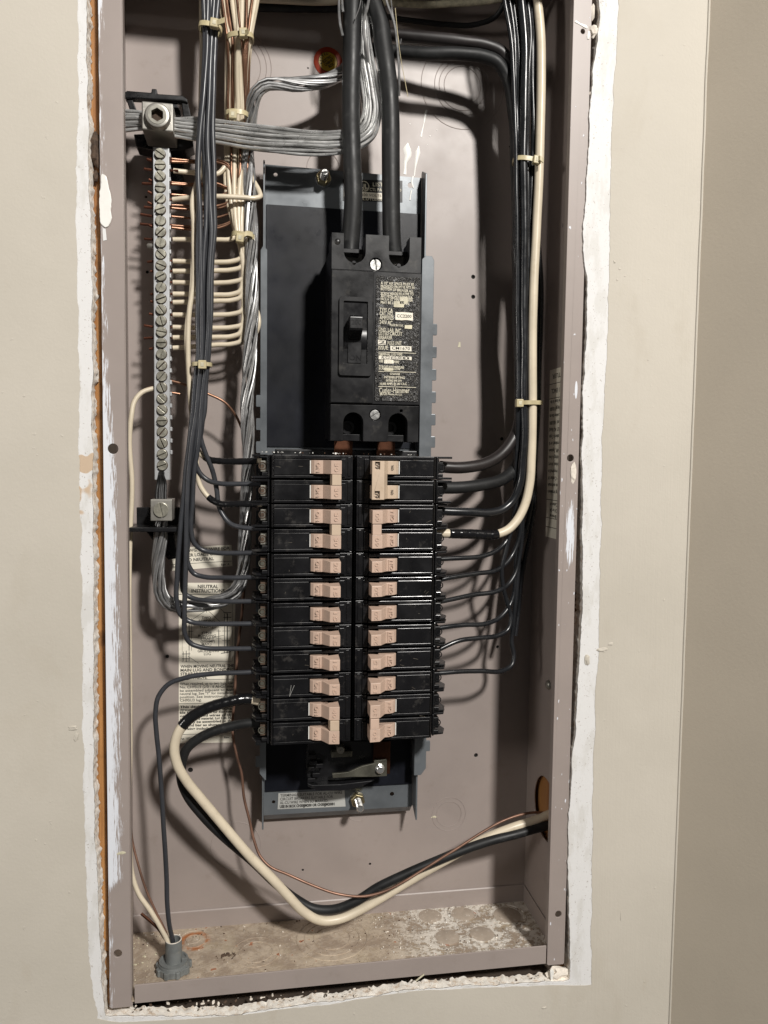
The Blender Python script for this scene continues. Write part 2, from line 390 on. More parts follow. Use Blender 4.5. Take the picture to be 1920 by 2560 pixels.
_fc = {}
def text_mesh(s, size, extr=0.0, align='CENTER', fit=None, bold=0):
    k = (s, size, extr, align, fit, bold)
    if k in _fc: return _fc[k]
    cu = bpy.data.curves.new('t', 'FONT'); cu.body = s; cu.size = size * S; cu.extrude = extr * S; cu.align_x = align; cu.align_y = 'CENTER'
    cu.resolution_u = 2; cu.offset = bold * S
    tmp = bpy.data.objects.new('tmp', cu); C.objects.link(tmp)
    dg = bpy.context.evaluated_depsgraph_get(); me = bpy.data.meshes.new_from_object(tmp.evaluated_get(dg))
    bpy.data.objects.remove(tmp); bpy.data.curves.remove(cu); me.materials.clear()
    vs = [tuple(v.co / S) for v in me.vertices]; fs = [tuple(p.vertices) for p in me.polygons]
    bpy.data.meshes.remove(me)
    if fit and vs:
        x0 = min(v[0] for v in vs); x1 = max(v[0] for v in vs)
        if x1 > x0:
            q = fit / (x1 - x0); c = {'CENTER': (x0 + x1) / 2, 'LEFT': x0, 'RIGHT': x1}[align]
            vs = [((v[0] - c) * q, v[1], v[2]) for v in vs]
    _fc[k] = (vs, fs); return _fc[k]
def put_text(mb, s, size, pos, rot=0, extr=0.0, align='CENTER', fit=None, plane='y', bold=0, sx=1):
    """lettering on an upright face looking at the camera ('y') or on a side wall ('x')"""
    vs, fs = text_mesh(s, size, extr, align, fit, bold); k = len(mb.v); c, d = math.cos(rot), math.sin(rot); pos = Vector(pos)
    for x, y, z in vs:
        x *= sx; a = x * c - y * d; b = x * d + y * c
        if plane == 'y': mb.v.append((pos.x + a, pos.y - z, pos.z + b))
        elif plane == 'x': mb.v.append((pos.x - z, pos.y - a, pos.z + b))
    mb.f += [tuple(k + i for i in f) for f in fs]
    return mb

def spline(pts, per=7):
    n = len(pts); out = []
    if n == 2:
        return [pts[0].lerp(pts[1], i / 6) for i in range(7)]
    for i in range(n - 1):
        p0 = pts[i - 1] if i else pts[0] * 2 - pts[1]; p1, p2 = pts[i], pts[i + 1]; p3 = pts[i + 2] if i + 2 < n else pts[-1] * 2 - pts[-2]
        # centripetal-like scaling keeps bends from overshooting
        L = (p2 - p1).length; k = max(2, min(per * 2, int(L / 5) + 2))
        d0 = max((p1 - p0).length, 1e-3); d1 = max(L, 1e-3); d2 = max((p3 - p2).length, 1e-3)
        m1 = ((p1 - p0) / d0 - (p2 - p0) / (d0 + d1) + (p2 - p1) / d1) * d1
        m2 = ((p2 - p1) / d1 - (p3 - p1) / (d1 + d2) + (p3 - p2) / d2) * d1
        for j in range(k):
            t = j / k; t2 = t * t; t3 = t2 * t
            out.append(p1 * (2 * t3 - 3 * t2 + 1) + m1 * (t3 - 2 * t2 + t) + p2 * (-2 * t3 + 3 * t2) + m2 * (t3 - t2))
    out.append(pts[-1]); return out
def path(pl, per=7): return spline([P(*q) for q in pl], per)
# ------------------------------------------------------------------ setting: wall, hole edge, studs
TOP = 832; BT = 823
def xz(u, v, y): p = P(u, v, y); return (p.x, p.z)
def edge(pl, y, **k): return rough_line([xz(u, v, y) for u, v in pl], **k)
# painted skin: its torn inner outline follows where the old cover plate sat
yS = -3.0
skin = edge([(193, -260), (193, 0), (194, 240), (190, 420), (193, 620), (200, 1200), (209, 2000), (218, 2300), (226, 2440), (243, 2545)], yS, step=2, amp=1.2, seed=1, freq=.16)[:-1]
skin += edge([(243, 2545), (300, 2557), (572, 2542), (850, 2506), (1041, 2478), (1354, 2464), (1478, 2462)], yS, step=3, amp=.9, seed=3)[:-1]
skin += edge([(1478, 2462), (1480, 2200), (1481, 2000), (1500, 1500), (1507, 1100), (1520, 800), (1530, 371), (1535, 186), (1547, 100), (1546, 0), (1556, -260)], yS, step=2, amp=1.15, seed=5, freq=.14)
CORN = (465.5)
skin = [(a, b) for a, b in skin if b < TOP + 60]
outer = [(-520, TOP + 60), (-520, -330), (CORN, -330), (CORN, TOP + 60)]
loop = [(skin[0][0], TOP + 60)] + skin + [(skin[-1][0], TOP + 60)]
# one outline: left side round the hole and back
poly = [(CORN, TOP + 60), (CORN, -330), (-520, -330), (-520, TOP + 60)] + loop
WALL = plate2d('wall', [poly], [], yS, yS + .35, 'wall_paint', kind='structure')
# drywall board under it with its bare strip and broken edge
inn = edge([(214, -260), (215, 0), (218, 250), (221, 420), (228, 600), (232, 1200), (233, 1650), (234, 2000), (243, 2250), (257, 2500), (264, 2535)], -2.65, step=1.6, amp=.9, seed=11, freq=.2)[:-1]
inn += edge([(264, 2541), (572, 2541), (850, 2503), (1041, 2475), (1354, 2456), (1425, 2450)], -2.65, step=1.6, amp=1.7, seed=13, freq=.16)[:-1]
inn += edge([(1425, 2448), (1427, 2394), (1422, 2250), (1420, 2071), (1428, 1960), (1444, 1750), (1457, 1500), (1457, 1148), (1458, 958), (1469, 800), (1470, 690), (1458, 625), (1472, 371), (1482, 180), (1500, 60), (1500, 0), (1508, -260)], -2.65, step=1.6, amp=1.1, seed=15, freq=.16)
inn = [(a, b) for a, b in inn if b < TOP + 60]
back_in = []
nI = len(inn)
for i, (a, b) in enumerate(inn):
    j = noise.fractal(Vector((a * .2, b * .2, 40)), .8, 2, 3) * 1.4
    if b < 2: back_in.append((a, b - 1.0 + j))
    elif a < 100: back_in.append((a + .8 + j, b))
    else: back_in.append((a - 1.0 + j, b))
def board():
    mb = MB(); o = [(CORN - .5, TOP + 60), (CORN - .5, -330), (-520, -330), (-520, TOP + 60)]
    f = [(inn[0][0], TOP + 60)] + inn + [(inn[-1][0], TOP + 60)]
    g = [(back_in[0][0], TOP + 60)] + back_in + [(back_in[-1][0], TOP + 60)]
    return o, f, g
o_, f_, g_ = board()
plate2d('drywall_board', [o_ + f_], [], -2.64, -1.2, 'bare_white', kind='structure')
mb = MB(); n = len(f_); ys = (-1.25, 1.5, 4.5, 7.5, 10.2)
for q, yy in enumerate(ys):
    t = q / (len(ys) - 1)
    for i in range(n):
        a = f_[i][0] * (1 - t) + g_[i][0] * t; b = f_[i][1] * (1 - t) + g_[i][1] * t
        d = noise.noise(Vector((a * .35, b * .35, yy * .5))) * (1.3 if 0 < q else .3)
        if b < 1 : mb.v.append((a, yy, b + d))
        else: mb.v.append((a + d, yy, b))
for q in range(len(ys) - 1):
    for i in range(n - 1): mb.f.append((q * n + i, q * n + i + 1, (q + 1) * n + i + 1, (q + 1) * n + i))
o = part('drywall_core_edge', mb, 'gypsum', smooth=True, ang=60); o['kind'] = 'structure'
# torn lips of paint along the skin's edge
# studs and cavity
mb = MB(); mb.box(-40, -1.4, 10.8, 99, -60, TOP + 60)
o = part('wall_stud', mb, 'stud_wood', bevel=1.5); tag(o, 'varnished orange wood stud in the gap left of the electrical box', 'stud')
mb = MB(); mb.box(369.5, 408, 12, 99, -60, TOP + 60)
o = part('wall_stud', mb, 'stud_wood', bevel=1.5); tag(o, 'wood stud behind the white strip, seen through the round hole in the right box wall', 'stud')
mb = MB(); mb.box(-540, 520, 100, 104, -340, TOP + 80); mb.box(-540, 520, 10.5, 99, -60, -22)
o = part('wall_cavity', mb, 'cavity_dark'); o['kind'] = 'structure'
# angled neighbouring wall on the right with its caulked corner
mb = MB(); a = math.radians(57); dx, dy = math.cos(a), -math.sin(a)
c0 = (CORN, -2.9); L = 700
mb.prism([c0, (c0[0] + dx * L, c0[1] + dy * L), (c0[0] + dx * L + 6, c0[1] + dy * L + 4), (c0[0] + 8, c0[1] + 3)], -330, TOP + 60)
o = part('side_wall', mb, 'side_wall_paint'); o['kind'] = 'structure'
bead = [Vector((CORN - .4 + noise.noise(Vector((0, 0, z * .02))) * .5, -3.3, z)) for z in range(-330, TOP + 60, 12)]
o = part('corner_caulk', MB().tube(bead, 1.0, 8), 'drip_paint', smooth=True); o['kind'] = 'structure'
o.data.materials.clear(); o.data.materials.append(MT['wall_paint'])
# plug of debris in the gap beside the box
def crumb(c, r, seed, sq=(1, 1, 1), name=None):
    me = bpy.data.meshes.new('crumb'); bm = bmesh.new(); bmesh.ops.create_icosphere(bm, subdivisions=2, radius=1)
    for v in bm.verts:
        d = 1 + .55 * noise.fractal(v.co * 1.3 + Vector((seed, seed * 3, 0)), .8, 2.2, 3)
        v.co = Vector((v.co.x * r * sq[0] * d, v.co.y * r * sq[1] * d, v.co.z * r * sq[2] * d)) * S
    bm.to_mesh(me); bm.free(); return me
def put_crumb(u, v, y, r, seed, m, label, name='plaster_crumb', cat='plaster bit', sq=(1, .6, 1), parent=None, group=None):
    o = link(name, crumb(None, r, seed, sq), m, parent, P(u, v, y))
    if parent is None: tag(o, label, cat, group)
    return o
put_crumb(239, 375, 6, 6.2, 3, 'grime', 'dark tuft of dust and fibres stuffed in the gap left of the box', 'dust_clump', 'dust', (.62, .5, 1.9))
put_crumb(240, 440, 7, 3.2, 9, 'grime', 'small dark clump of dust below the larger tuft in the left gap', 'dust_clump', 'dust', (.6, .5, 1.3))
put_crumb(1433, 1182, -1, 5.2, 5, 'plaster_crumb', 'broken lump of white plaster on the right flange below its screw hole', sq=(.55, .3, 1.6))
put_crumb(1484, 78, 0, 4.6, 7, 'plaster_crumb', 'white plaster lump bridging the gap at the top right of the box', sq=(.9, .5, 1.1))
put_crumb(1481, 30, 0, 3.0, 8, 'plaster_crumb', 'narrow plaster lump high in the gap above the upper right flange hole', sq=(.6, .5, 2.2))
put_crumb(1482, 232, 0, 3.0, 12, 'plaster_crumb', 'small plaster bump on the right gap edge below the flange hole', sq=(.9, .5, .9))
put_crumb(1398, 2432, 3, 7.5, 15, 'plaster_crumb', 'chunk of white plaster fallen at the lower right corner of the hole', sq=(1.5, .5, .8))
put_crumb(1380, 2436, 0, 3.0, 17, 'drip_paint', 'pointed white flake standing beside the plaster chunk at the lower right corner', 'paint_flake', 'flake', (.5, .15, 1.8))
def scatter(name, m, spots, seed):
    # loose angular grit nobody would count: one object
    rnd = random.Random(seed); mb = MB(); ico = bmesh.new(); bmesh.ops.create_icosphere(ico, subdivisions=1, radius=1)
    vs = [v.co.copy() for v in ico.verts]; fs = [[v.index for v in f.verts] for f in ico.faces]; ico.free()
    for p, r in spots:
        k = len(mb.v); q = Matrix.Rotation(rnd.uniform(0, 6.3), 3, Vector((rnd.random(), rnd.random(), rnd.random())).normalized()); sx, sy, sz = rnd.uniform(.6, 1.7), rnd.uniform(.6, 1.2), rnd.uniform(.3, .7)
        for v in vs: mb.v.append(tuple(p + q @ Vector((v.x * sx * rnd.uniform(.7, 1.2), v.y * sy * rnd.uniform(.7, 1.2), v.z * sz)) * r))
        mb.f += [tuple(k + i_ for i_ in f) for f in fs]
    o = part(name, mb, m); o['kind'] = 'stuff'; return o
random.seed(31)
for m, n_ in (('plaster_crumb', 70), ('grime', 26)):
    sp_ = []
    for i in range(n_):
        u = 290 + random.random() * 1100; of = random.uniform(-12, 12); v = 2527 - (u - 300) * .083 + of; sp_.append((P(u, v, 4 - of * .42), random.uniform(.4, 1.4)))
    scatter('plaster_grit' if m == 'plaster_crumb' else 'dirt_grit', m, sp_, 5)
for u, v, r, sq in ((1757, 1240, 1.6, (.8, .3, 1.3)), (1788, 1602, 1.4, (.5, .3, 1.1)), (1536, 655, 1.3, (1, .35, 1)), (1549, 672, 1.0, (1, .35, 1)), (1543, 700, .9, (1, .35, 1)), (1562, 690, .8, (1, .3, 1)), (1505, 1625, 2.6, (1.6, .3, .7)), (1527, 1610, 1.7, (1.6, .3, .8)), (1468, 1650, 3.0, (.7, .35, 1.6)), (182, 1820, 2.6, (1.3, .35, .7)), (190, 1842, 2.2, (.9, .35, 1.4)), (1552, 2290, 1.5, (.35, .25, 3.2)), (1360, 2520, 1.6, (1.5, .3, .7)), (60, 990, .9, (1, .3, 1)), (90, 2100, .8, (1, .3, 1.2)), (1620, 900, .8, (1, .3, 1)), (1660, 1500, .9, (.8, .3, 1.3))):
    if u < 1730: link('paint_lump', crumb(None, r, u * .37, sq), 'wall_paint', WALL, P(u, v, -3.0))

# ------------------------------------------------------------------ the enclosure
D = 90.5
box = thing('electrical_box', 'taupe painted steel breaker box recessed in the wall, cover off', 'electrical box', (184, 0, 0))
# back with small holes
bh = [(Pu, Pv, r) for Pu, Pv, r in ((770, 170, 1.0), (1183, 692, 2.5), (1183, 742, 2.5), (1275, 366, 1.4), (1255, 1097, 2.2), (1244, 1617, 2.0), (418, 1641, 2.2), (1190, 1888, 2.6), (925, 2160, 1.6), (757, 2175, 1.5), (365, 492, 1.5), (368, 680, 1.8), (476, 1925, 3.0))]
holes = [circ(*xz(u, v, D), r * .75, 14) for u, v, r in bh]
plate2d('back_panel', [[(1, -1), (366.5, -1), (366.5, BT), (1, BT)]], holes, D, D + 1.2, 'box_paint', box)
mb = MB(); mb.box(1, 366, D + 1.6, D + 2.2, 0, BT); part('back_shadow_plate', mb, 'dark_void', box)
mb = MB(); mb.prism([(.2, .9), (1.6, .9), (4.2, D), (2.8, D)], -1, BT); part('side_wall', mb, 'box_paint', box)
# right side wall with the big knockout hole; slants a little like the left
rw = plate2d('side_wall', [[(1.2, -1), (D, -1), (D, BT), (1.2, BT)]], [circ(43, 112, 28, 36), circ(39.7, 619, 2.2, 12, 1.2)], 364.6, 366, 'box_paint', box, axis='x')
mb = MB(); mb.box(.3, 366.2, .9, D, -1.5, 0); fl = part('box_floor', mb, 'box_floor', box)
mb = MB(); mb.box(.3, 366.2, .9, D, BT, BT + 1.2); part('box_top', mb, 'box_paint', box)
# folded lips of the floor sheet against back and side
mb = MB(); mb.prism([(D - .1, 0), (D - 1.5, 0), (D - 1.5, 15.2), (D - .9, 16.2), (D - .1, 16.2)], 4.2, 364.4, 'x'); part('floor_lip', mb, 'box_paint', box)
mb = MB(); mb.prism([(1.5, 0), (D - 1.7, 0), (D - 1.7, 16.2), (1.5, 16.2)], 363.3, 364.5, 'x'); part('floor_lip', mb, 'box_paint', box, bevel=.3)
# flanges
fo = [(0, -2.8), (1.2, -4), (16.6, -4), (17.2, -2), (16.2, -.5), (15.8, 2), (15.8, BT), (0, BT)]
plate2d('flange', [fo], [circ(6.9, 425.6, 3.8), circ(6.4, 39.7, 3.1)], -.9, .7, 'flange_left', box, bevel=.3)
fr = [(352.8, -2), (354, -3.2), (367, -3.4), (368, -2.4), (368, BT), (352.9, BT)]
plate2d('flange', [fr], [circ(360.8, 423.3, 2.9), circ(361.6, 41, 2.9), circ(361, 754.7, 1.9, 10)], -.9, .7, 'flange_right', box, bevel=.3)
plate2d('flange', [[(18.4, -2.1), (352, -1.8), (352, 14.0), (18.4, 12.8)]], [], -.4, .8, 'box_paint', box, bevel=.3)
mb = MB(); mb.box(16, 352.7, -.4, .8, BT - 15, BT); part('flange', mb, 'box_paint', box, bevel=.3)
mb = MB(); mb.box(15.2, 16.3, .7, 9, 2, BT); part('flange_return', mb, 'box_paint', box, bevel=.2)
mb = MB(); mb.box(353.2, 354.3, .7, 6, 14, BT); part('flange_return', mb, 'box_paint', box, bevel=.2)
# knockout rings pressed into the back and floor
def kn(c, r, parent=box, axis=(0, 1, 0), t=.34, a0=0, a1=2 * math.pi, m='box_paint'):
    part('knockout_ring', MB().ring(c, axis, r, t, 48, 6, a0, a1), m, parent, smooth=True)
kc = P(1156, 215, D)
for r in (16.5, 21, 25, 37): kn(kc, r)
kc = P(585, 165, D)
for r in (22, 27, 31): kn(kc, r)
kc = P(1122, 2035, D)
for r in (12, 16): kn(kc, r)
kc = P(590, 2115, D); kn(kc, 22)
kc = P(895, 2020, D)
kn(kc, 12)
kc = P(808, 420, D); kn(kc, 14); kc = P(893, 2005, D); kn(kc, 14)
for u, v, rs in ((483, 2348, (6, 12)), (1118, 2343, (11,)), (1205, 2335, (11,)), (1157, 2285, (11, 14)), (1075, 2290, (11,)), (1268, 2288, (13, 17)), (830, 2345, (16, 24, 31)), (640, 2380, (14, 20))):
    c = Pz(u, v, .15)
    if min(rs) == 11 or min(rs) == 13: part('knockout_disc', MB().lathe(c, (0, 0, 1), [(rs[0] - .3, 0), (rs[0] - .3, .25), (rs[0] - .9, .5)], 36), 'dusty_disc', box, smooth=True)
    for r in rs: kn(c, r, t=.45, axis=(0, 0, 1), m='box_floor')
# round head fastener on the right side wall
c = Px(1373, 1712, 364.6)
part('rivet', MB().lathe(c, (-1, 0, 0), [(4.2, 0), (4.2, .8), (3.4, 2.2), (1.8, 3.1), (.3, 3.3)], 20), 'dull_metal', box, smooth=True)
# white paint drips on the back
def blob(pl, y, w, name='paint_drip', m='drip_paint', h=.5, parent=None):
    pts = [P(u, v, y) for u, v in pl]; sp = spline(pts, 6); n_ = len(sp) - 1
    mb = MB(); rr = []
    for i in range(n_ + 1):
        t = i / n_ * (len(w) - 1); k = min(int(t), len(w) - 2); rr.append(w[k] + (w[k + 1] - w[k]) * (t - k))
    k0 = len(mb.v)
    mb.tube(sp, 1, 8, rr)
    mb.v = [(a, y + (b - y) * h, c) for a, b, c in mb.v]
    return part(name, mb, m, parent or box, smooth=True)
blob([(1020, 357), (1018, 372), (1020, 388), (1014, 405), (1013, 425), (1012, 436)], D, [.3, 3.4, 3.3, 1.6, 1.1, 1.6], h=.18)
blob([(1047, 365), (1045, 380), (1042, 396), (1038, 420), (1036, 440)], D, [.3, 2.2, 1.6, .6, .5], h=.2)
blob([(1067, 275), (1064, 285), (1060, 308), (1054, 335), (1053, 342)], D, [.8, 1.1, .3, .6, 1.0], h=.25)
for u, v, r in ((1025, 310, .6), (1075, 340, .7), (1068, 362, .5), (1092, 325, .5), (1074, 502, .4), (1757, 1240, .9)):
    if u < 1500: part('paint_drip', MB().lathe(P(u, v, D), (0, -1, 0), [(r, 0), (r * .8, .2), (r * .2, .3)], 10), 'drip_paint', box, smooth=True)
blob([(1078, 2044), (1086, 2042), (1092, 2043)], D, [.5, 1.1, .6], m='worn_patch', h=.2, name='rust_spot')
blob([(1149, 855), (1148, 868)], D, [.8, 1.3], m='worn_patch', h=.2, name='rust_spot')
# thick blob of old putty on the left flange
pt = [(255, 435), (266, 441), (275, 470), (277, 500), (280, 545), (272, 567), (263, 571), (252, 560), (248, 530), (249, 480)]
pp = [xz(u, v, -1) for u, v in pt]; ol = rough_line(pp + [pp[0]], 1.5, .8, 21, .4)[:-1]
plate2d('putty_patch', [ol], [], -1.9, -.8, 'drip_paint', box, bevel=.5)
pt = [(256, 570), (264, 572), (267, 600), (258, 602)]; plate2d('putty_patch', [[xz(u, v, -1) for u, v in pt]], [], -1.2, -.85, 'bare_white', box)
blob([(1438, 53), (1450, 60), (1462, 66), (1468, 70)], -1, [1.2, .8, 1.5, 1.0], h=.5)
blob([(1472, 78), (1471, 90), (1470, 98)], -1, [.8, 1.5, .9], h=.5)
blob([(292, 2136), (300, 2133), (306, 2132), (314, 2132)], -.9, [.6, 1.1, 1.3, .7], m='worn_patch', h=.2, name='rust_spot')

# ------------------------------------------------------------------ stickers
def sticker(name, corners, y, m, lines, label=None, parent=box, rules=(), ink='ink', t=.25, skew=None, border=False):
    """corners (u,v) TL, TR, BR, BL on plane y; lines: (frac_x0, frac_x1, frac_y, size mm, text[, bold])"""
    c = [P(u, v, y) for u, v in corners]
    mb = MB(); f = [(p.x, y - t, p.z) for p in c]; b = [(p.x, y, p.z) for p in c]; mb.hexa(b, f)
    s = part(name, mb, m, parent, label=label)
    ex = (c[1] - c[0]); ez = (c[3] - c[0]); rot = math.atan2(ex.z, ex.x)
    def at(fx, fy): return c[0] + ex * fx + ez * fy
    tb = MB()
    for ln in lines:
        x0, x1, fy, sz, st = ln[:5]; bo = ln[5] if len(ln) > 5 else .04
        p = at((x0 + x1) / 2, fy); p.y = y - t - .12
        put_text(tb, st, sz, p, rot, fit=ex.length * (x1 - x0), bold=bo)
    if tb.f: part('lettering', tb, ink, s)
    rb = MB()
    for x0, y0, x1, y1, wd in rules:
        a, b_ = at(x0, y0), at(x1, y1); d = (b_ - a).normalized(); nn = Vector((-d.z, 0, d.x)) * wd / 2
        q = [a + nn, b_ + nn, b_ - nn, a - nn]; rb.hexa([(p.x, y - t - .05, p.z) for p in q], [(p.x, y - t - .13, p.z) for p in q])
    if rb.f: part('rule', rb, 'ink', s)
    return s
sticker('sticker', [(429, 1370), (579, 1362), (581, 1415), (430, 1427)], D - .1, 'paper',
        [(.03, .97, .15, 3.7, 'USE 4 AWG. MIN. WIRE FOR', .09), (.06, .96, .36, 3.7, 'BREAKER LOADS OPPOSITE', .09), (.22, .70, .57, 3.7, 'TO NEUTRAL', .09),
         (.03, .2, .86, 2.5, 'Pub. 2748'), (.82, .96, .86, 2.5, 'Rev. A')], rules=[(0, .72, 1, .72, .35)], label='small cream sticker reading TO NEUTRAL')
dg = [(.3, .49, .33, .53, .3)]
rules = [(.0, .071, 1, .071, .4), (.0, .603, 1, .603, .35), (.0, .751, 1, .751, .35), (.0, .945, 1, .945, .35),
         (.06, .49, .94, .49, .2), (.06, .13, .06, .49, .2), (.94, .13, .94, .49, .2),
         (.22, .23, .46, .175, .3), (.78, .26, .52, .175, .3), (.18, .335, .45, .345, .3), (.80, .325, .55, .345, .3), (.35, .50, .16, .455, .3), (.86, .20, .62, .13, .3),
         (.18, .22, .18, .42, .5), (.22, .22, .22, .42, .3), (.15, .30, .25, .30, .3), (.15, .36, .25, .36, .3), (.80, .19, .80, .44, .5), (.85, .19, .85, .44, .8), (.76, .30, .90, .30, .3), (.76, .36, .90, .36, .3),
         (.70, .29, .70, .40, .5), (.66, .30, .74, .30, .3), (.66, .345, .74, .345, .3), (.78, .185, .92, .185, .5), (.78, .215, .92, .215, .5), (.06, .44, .20, .44, .5), (.06, .47, .20, .47, .5), (.13, .42, .13, .49, .5), (.08, .425, .08, .485, .4), (.18, .425, .18, .485, .4), (.74, .44, .92, .43, .5)]
sticker('sticker', [(447, 1457), (590, 1457), (580, 1856), (447, 1858)], D - .1, 'paper',
        [(.33, .69, .024, 4.2, 'NEUTRAL', .1), (.22, .80, .050, 4.2, 'INSTRUCTIONS', .1),
         (.47, .50, .179, 3.0, 'Y'), (.40, .56, .217, 3.2, 'TWO'), (.35, .63, .237, 3.2, 'BONDING'), (.37, .60, .270, 3.2, '(225A.)'),
         (.40, .58, .311, 3.0, 'ONE'), (.34, .65, .329, 3.0, 'BONDING'), (.38, .62, .346, 3.0, 'STRAP Y'), (.38, .63, .364, 3.0, '(200AMP)'), (.40, .57, .381, 3.0, 'MAX.)'),
         (.33, .70, .424, 3.4, 'GROUNDING'), (.44, .56, .4425, 3.4, 'LUG'),
         (.03, .97, .519, 3.6, 'WHEN MOVING NEUTRAL THE', .09), (.03, .98, .5425, 3.6, 'MAIN LUG AND BONDING', .09), (.03, .94, .566, 3.6, 'STRAP MUST BE INSTALLED', .09), (.03, .50, .590, 3.6, 'SHOWN ABOVE.', .09),
         (.02, .97, .6277, 3.2, 'When required, up to two lugs, Cat.'), (.02, .97, .6483, 3.2, 'No. CH9SU3 (2/0 - 6 Al-Cu) may'), (.02, .97, .670, 3.2, 'be assembled adjacent to main'),
         (.02, .97, .6895, 3.2, 'neutral lug. See "Y" for installation'), (.02, .97, .710, 3.2, 'position. See instructions with'), (.02, .40, .7306, 3.2, 'CH9SU3 lug.'),
         (.02, .97, .772, 3.0, 'This device is suitable for', .09), (.02, .97, .7905, 3.0, 'grounding bar also suita-', .09), (.02, .97, .808, 3.0, 'ble for two wire or for two', .09), (.02, .97, .829, 3.0, 'or three solid wires of the', .09),
         (.02, .97, .848, 3.0, 'same size and material. Lug Cat. No.', .09), (.02, .97, .868, 3.0, 'CH may be assembled to the', .09), (.02, .97, .889, 3.0, 'ground bar as shown above', .09), (.02, .80, .911, 3.0, 'marking included in kit.', .09),
         (.03, .22, .972, 2.4, 'Pub. 15721'), (.80, .97, .972, 2.4, 'Rev. A')], rules=rules, label='tall cream sticker headed NEUTRAL INSTRUCTIONS')
# round seal
c = P(820, 155, D)
s = part('sticker', MB().lathe(c, (0, -1, 0), [(12.2, 0), (12.2, .3), (12.0, .4)], 40), 'sticker_red', box, smooth=True, label='round red and yellow seal')
part('seal_centre', MB().lathe(c + Vector((0, -.4, 0)), (0, -1, 0), [(7.9, 0), (7.9, .08)], 36), 'sticker_yellow', s)
part('seal_rim', MB().ring(c + Vector((0, -.45, 0)), (0, 1, 0), 8.0, .16, 40, 5), 'ink', s)
tb = MB(); r0 = math.radians(38)
for k, (st, dy, w_) in enumerate((('ELECTRIC', 2.4, 9.0), ('CABINET', -.6, 9.6), ('BOX', -3.6, 5.2))):
    p = c + Vector((-math.sin(r0) * dy + .8 * math.cos(r0), -.62, math.cos(r0) * dy + .8 * math.sin(r0) - .4)); put_text(tb, st, 3.2, p, r0, fit=w_, bold=.1)
for k, ch in enumerate('LISTED'):
    a = math.radians(196 - k * 20); p = c + Vector((math.cos(a) * 6.3, -.62, math.sin(a) * 6.3)); put_text(tb, ch, 2.6, p, a - math.pi / 2, bold=.08)
part('lettering', tb, 'ink', s)
# data label on the right side wall, printed upside down
xs = 364.45
mb = MB(); q = [Px(1376, 920, xs), Px(1408, 916, xs), Px(1392, 1346, xs), Px(1362, 1340, xs)]
y0, y1 = 29, 58; z1, z0 = 500, 354
mb.box(xs - .2, xs, 16, y1, z0, z1); s = part('sticker', mb, 'paper', box, label='narrow cream data label on the right side wall')
tb = MB(); rb = MB(); random.seed(4)
def side_line(z, st, sz, wd, cy=36.5): put_text(tb, st, sz, (xs - .34, cy, z), math.pi, fit=wd, plane='x', bold=.05)
side_line(494, 'CUTLER', 5.5, 30); side_line(481.5, 'TYPE 1 ENCL.', 5.5, 34)
wds = ['This panel box is de-', 'signed using of 10,000', 'rms amps when the m', 'ain CS and 100,000', 'volts ONLY AC fused', 'when breaker is Type', 'supply breakers or b', 'lugs. DNPL System', 'when rating is less', 'the residual short', 'hand or required in', 'used or Cutler H', 'type poles and main', 'remaining breakers']
for i, st in enumerate(wds): side_line(472 - i * 6.0, st, 4.6, 38)
for i, st in enumerate(('Use Cutler-H', 'Type CH or CA', 'Circ. Breaker')): side_line(381 + 0 - i * 0 if False else 383.5 - i * 5.2 + 0, st, 4.0, 26)
for z in (487.5, 475, 387, 371, 363): rb.box(xs - .33, xs - .2, 16, y1, z - .25, z + .25)
part('lettering', tb, 'ink', s); part('rule', rb, 'ink', s)

# ------------------------------------------------------------------ interior pan that carries everything
XC = 186.6
pan = thing('breaker_pan', 'blue-grey steel mounting pan bolted to the back of the box', 'mounting pan', (XC, 80, 105))
plate2d('plate', [[(117.5, 106), (250.5, 106), (250.5, 662.5), (117.5, 664.5)]], [circ(*xz(1026, 463, 76), 2.4), circ(*xz(689, 436, 76), 1.7), circ(*xz(980, 1985, 76), 2.0), circ(*xz(684, 2005, 76), 1.6)], 76, 77.3, 'pan_metal', pan)
for x0, x1, m in ((115.8, 117.2, 'pan_metal'), (250.8, 252.2, 'pan_metal')):
    mb = MB(); mb.prism([(60.5, 100.5), (76, 108), (78, 106), (78, 666), (76, 668), (60.5, 661)], x0, x1, 'x'); part('side_flange', mb, m, pan, bevel=.25)
mb = MB(); mb.prism([(76.1, 106), (77.2, 106), (84, 100), (83, 99)], 118, 250, 'x'); part('end_fold', mb, 'pan_metal', pan)
# insulating sheets
def ins(z0, z1): mb = MB(); mb.box(118.4, 249.6, 74.6, 75.6, z0, z1); part('insulating_sheet', mb, 'insulating_sheet', pan, bevel=.2)
za = P(700, 513, 75).z; zb = P(800, 1972, 75).z
ins(430, za); ins(zb, 196)
def rail(sd, zt, zb_, s0, s1, first):
    o = [(s0, zt - 3)] + [(s0 + 3, zt), (s1 - 3.5 - 2, zt), (s1 - 3.5, zt - 3.5)]
    z = first
    while z > zb_ + 12:
        o += [(s1 - 3.5, z), (s1 - .5, z), (s1, z - .8), (s1, z - 8.8), (s1 - .5, z - 9.6), (s1 - 3.5, z - 9.6)]; z -= 19.05
    o += [(s1 - 3.5, zb_ + 6), (s1 - 8, zb_), (s0, zb_)]
    o = [(XC + sd * a, b) for a, b in o]
    plate2d('rail', [o], [], 56.5, 58.0, 'pan_metal', pan, bevel=.3)
    mb = MB(); xx = XC + sd * s0; mb.box(min(xx, xx + sd * 1.2), max(xx, xx + sd * 1.2), 58.2, 75.8, zb_, zt - 4); part('rail_web', mb, 'pan_metal', pan)
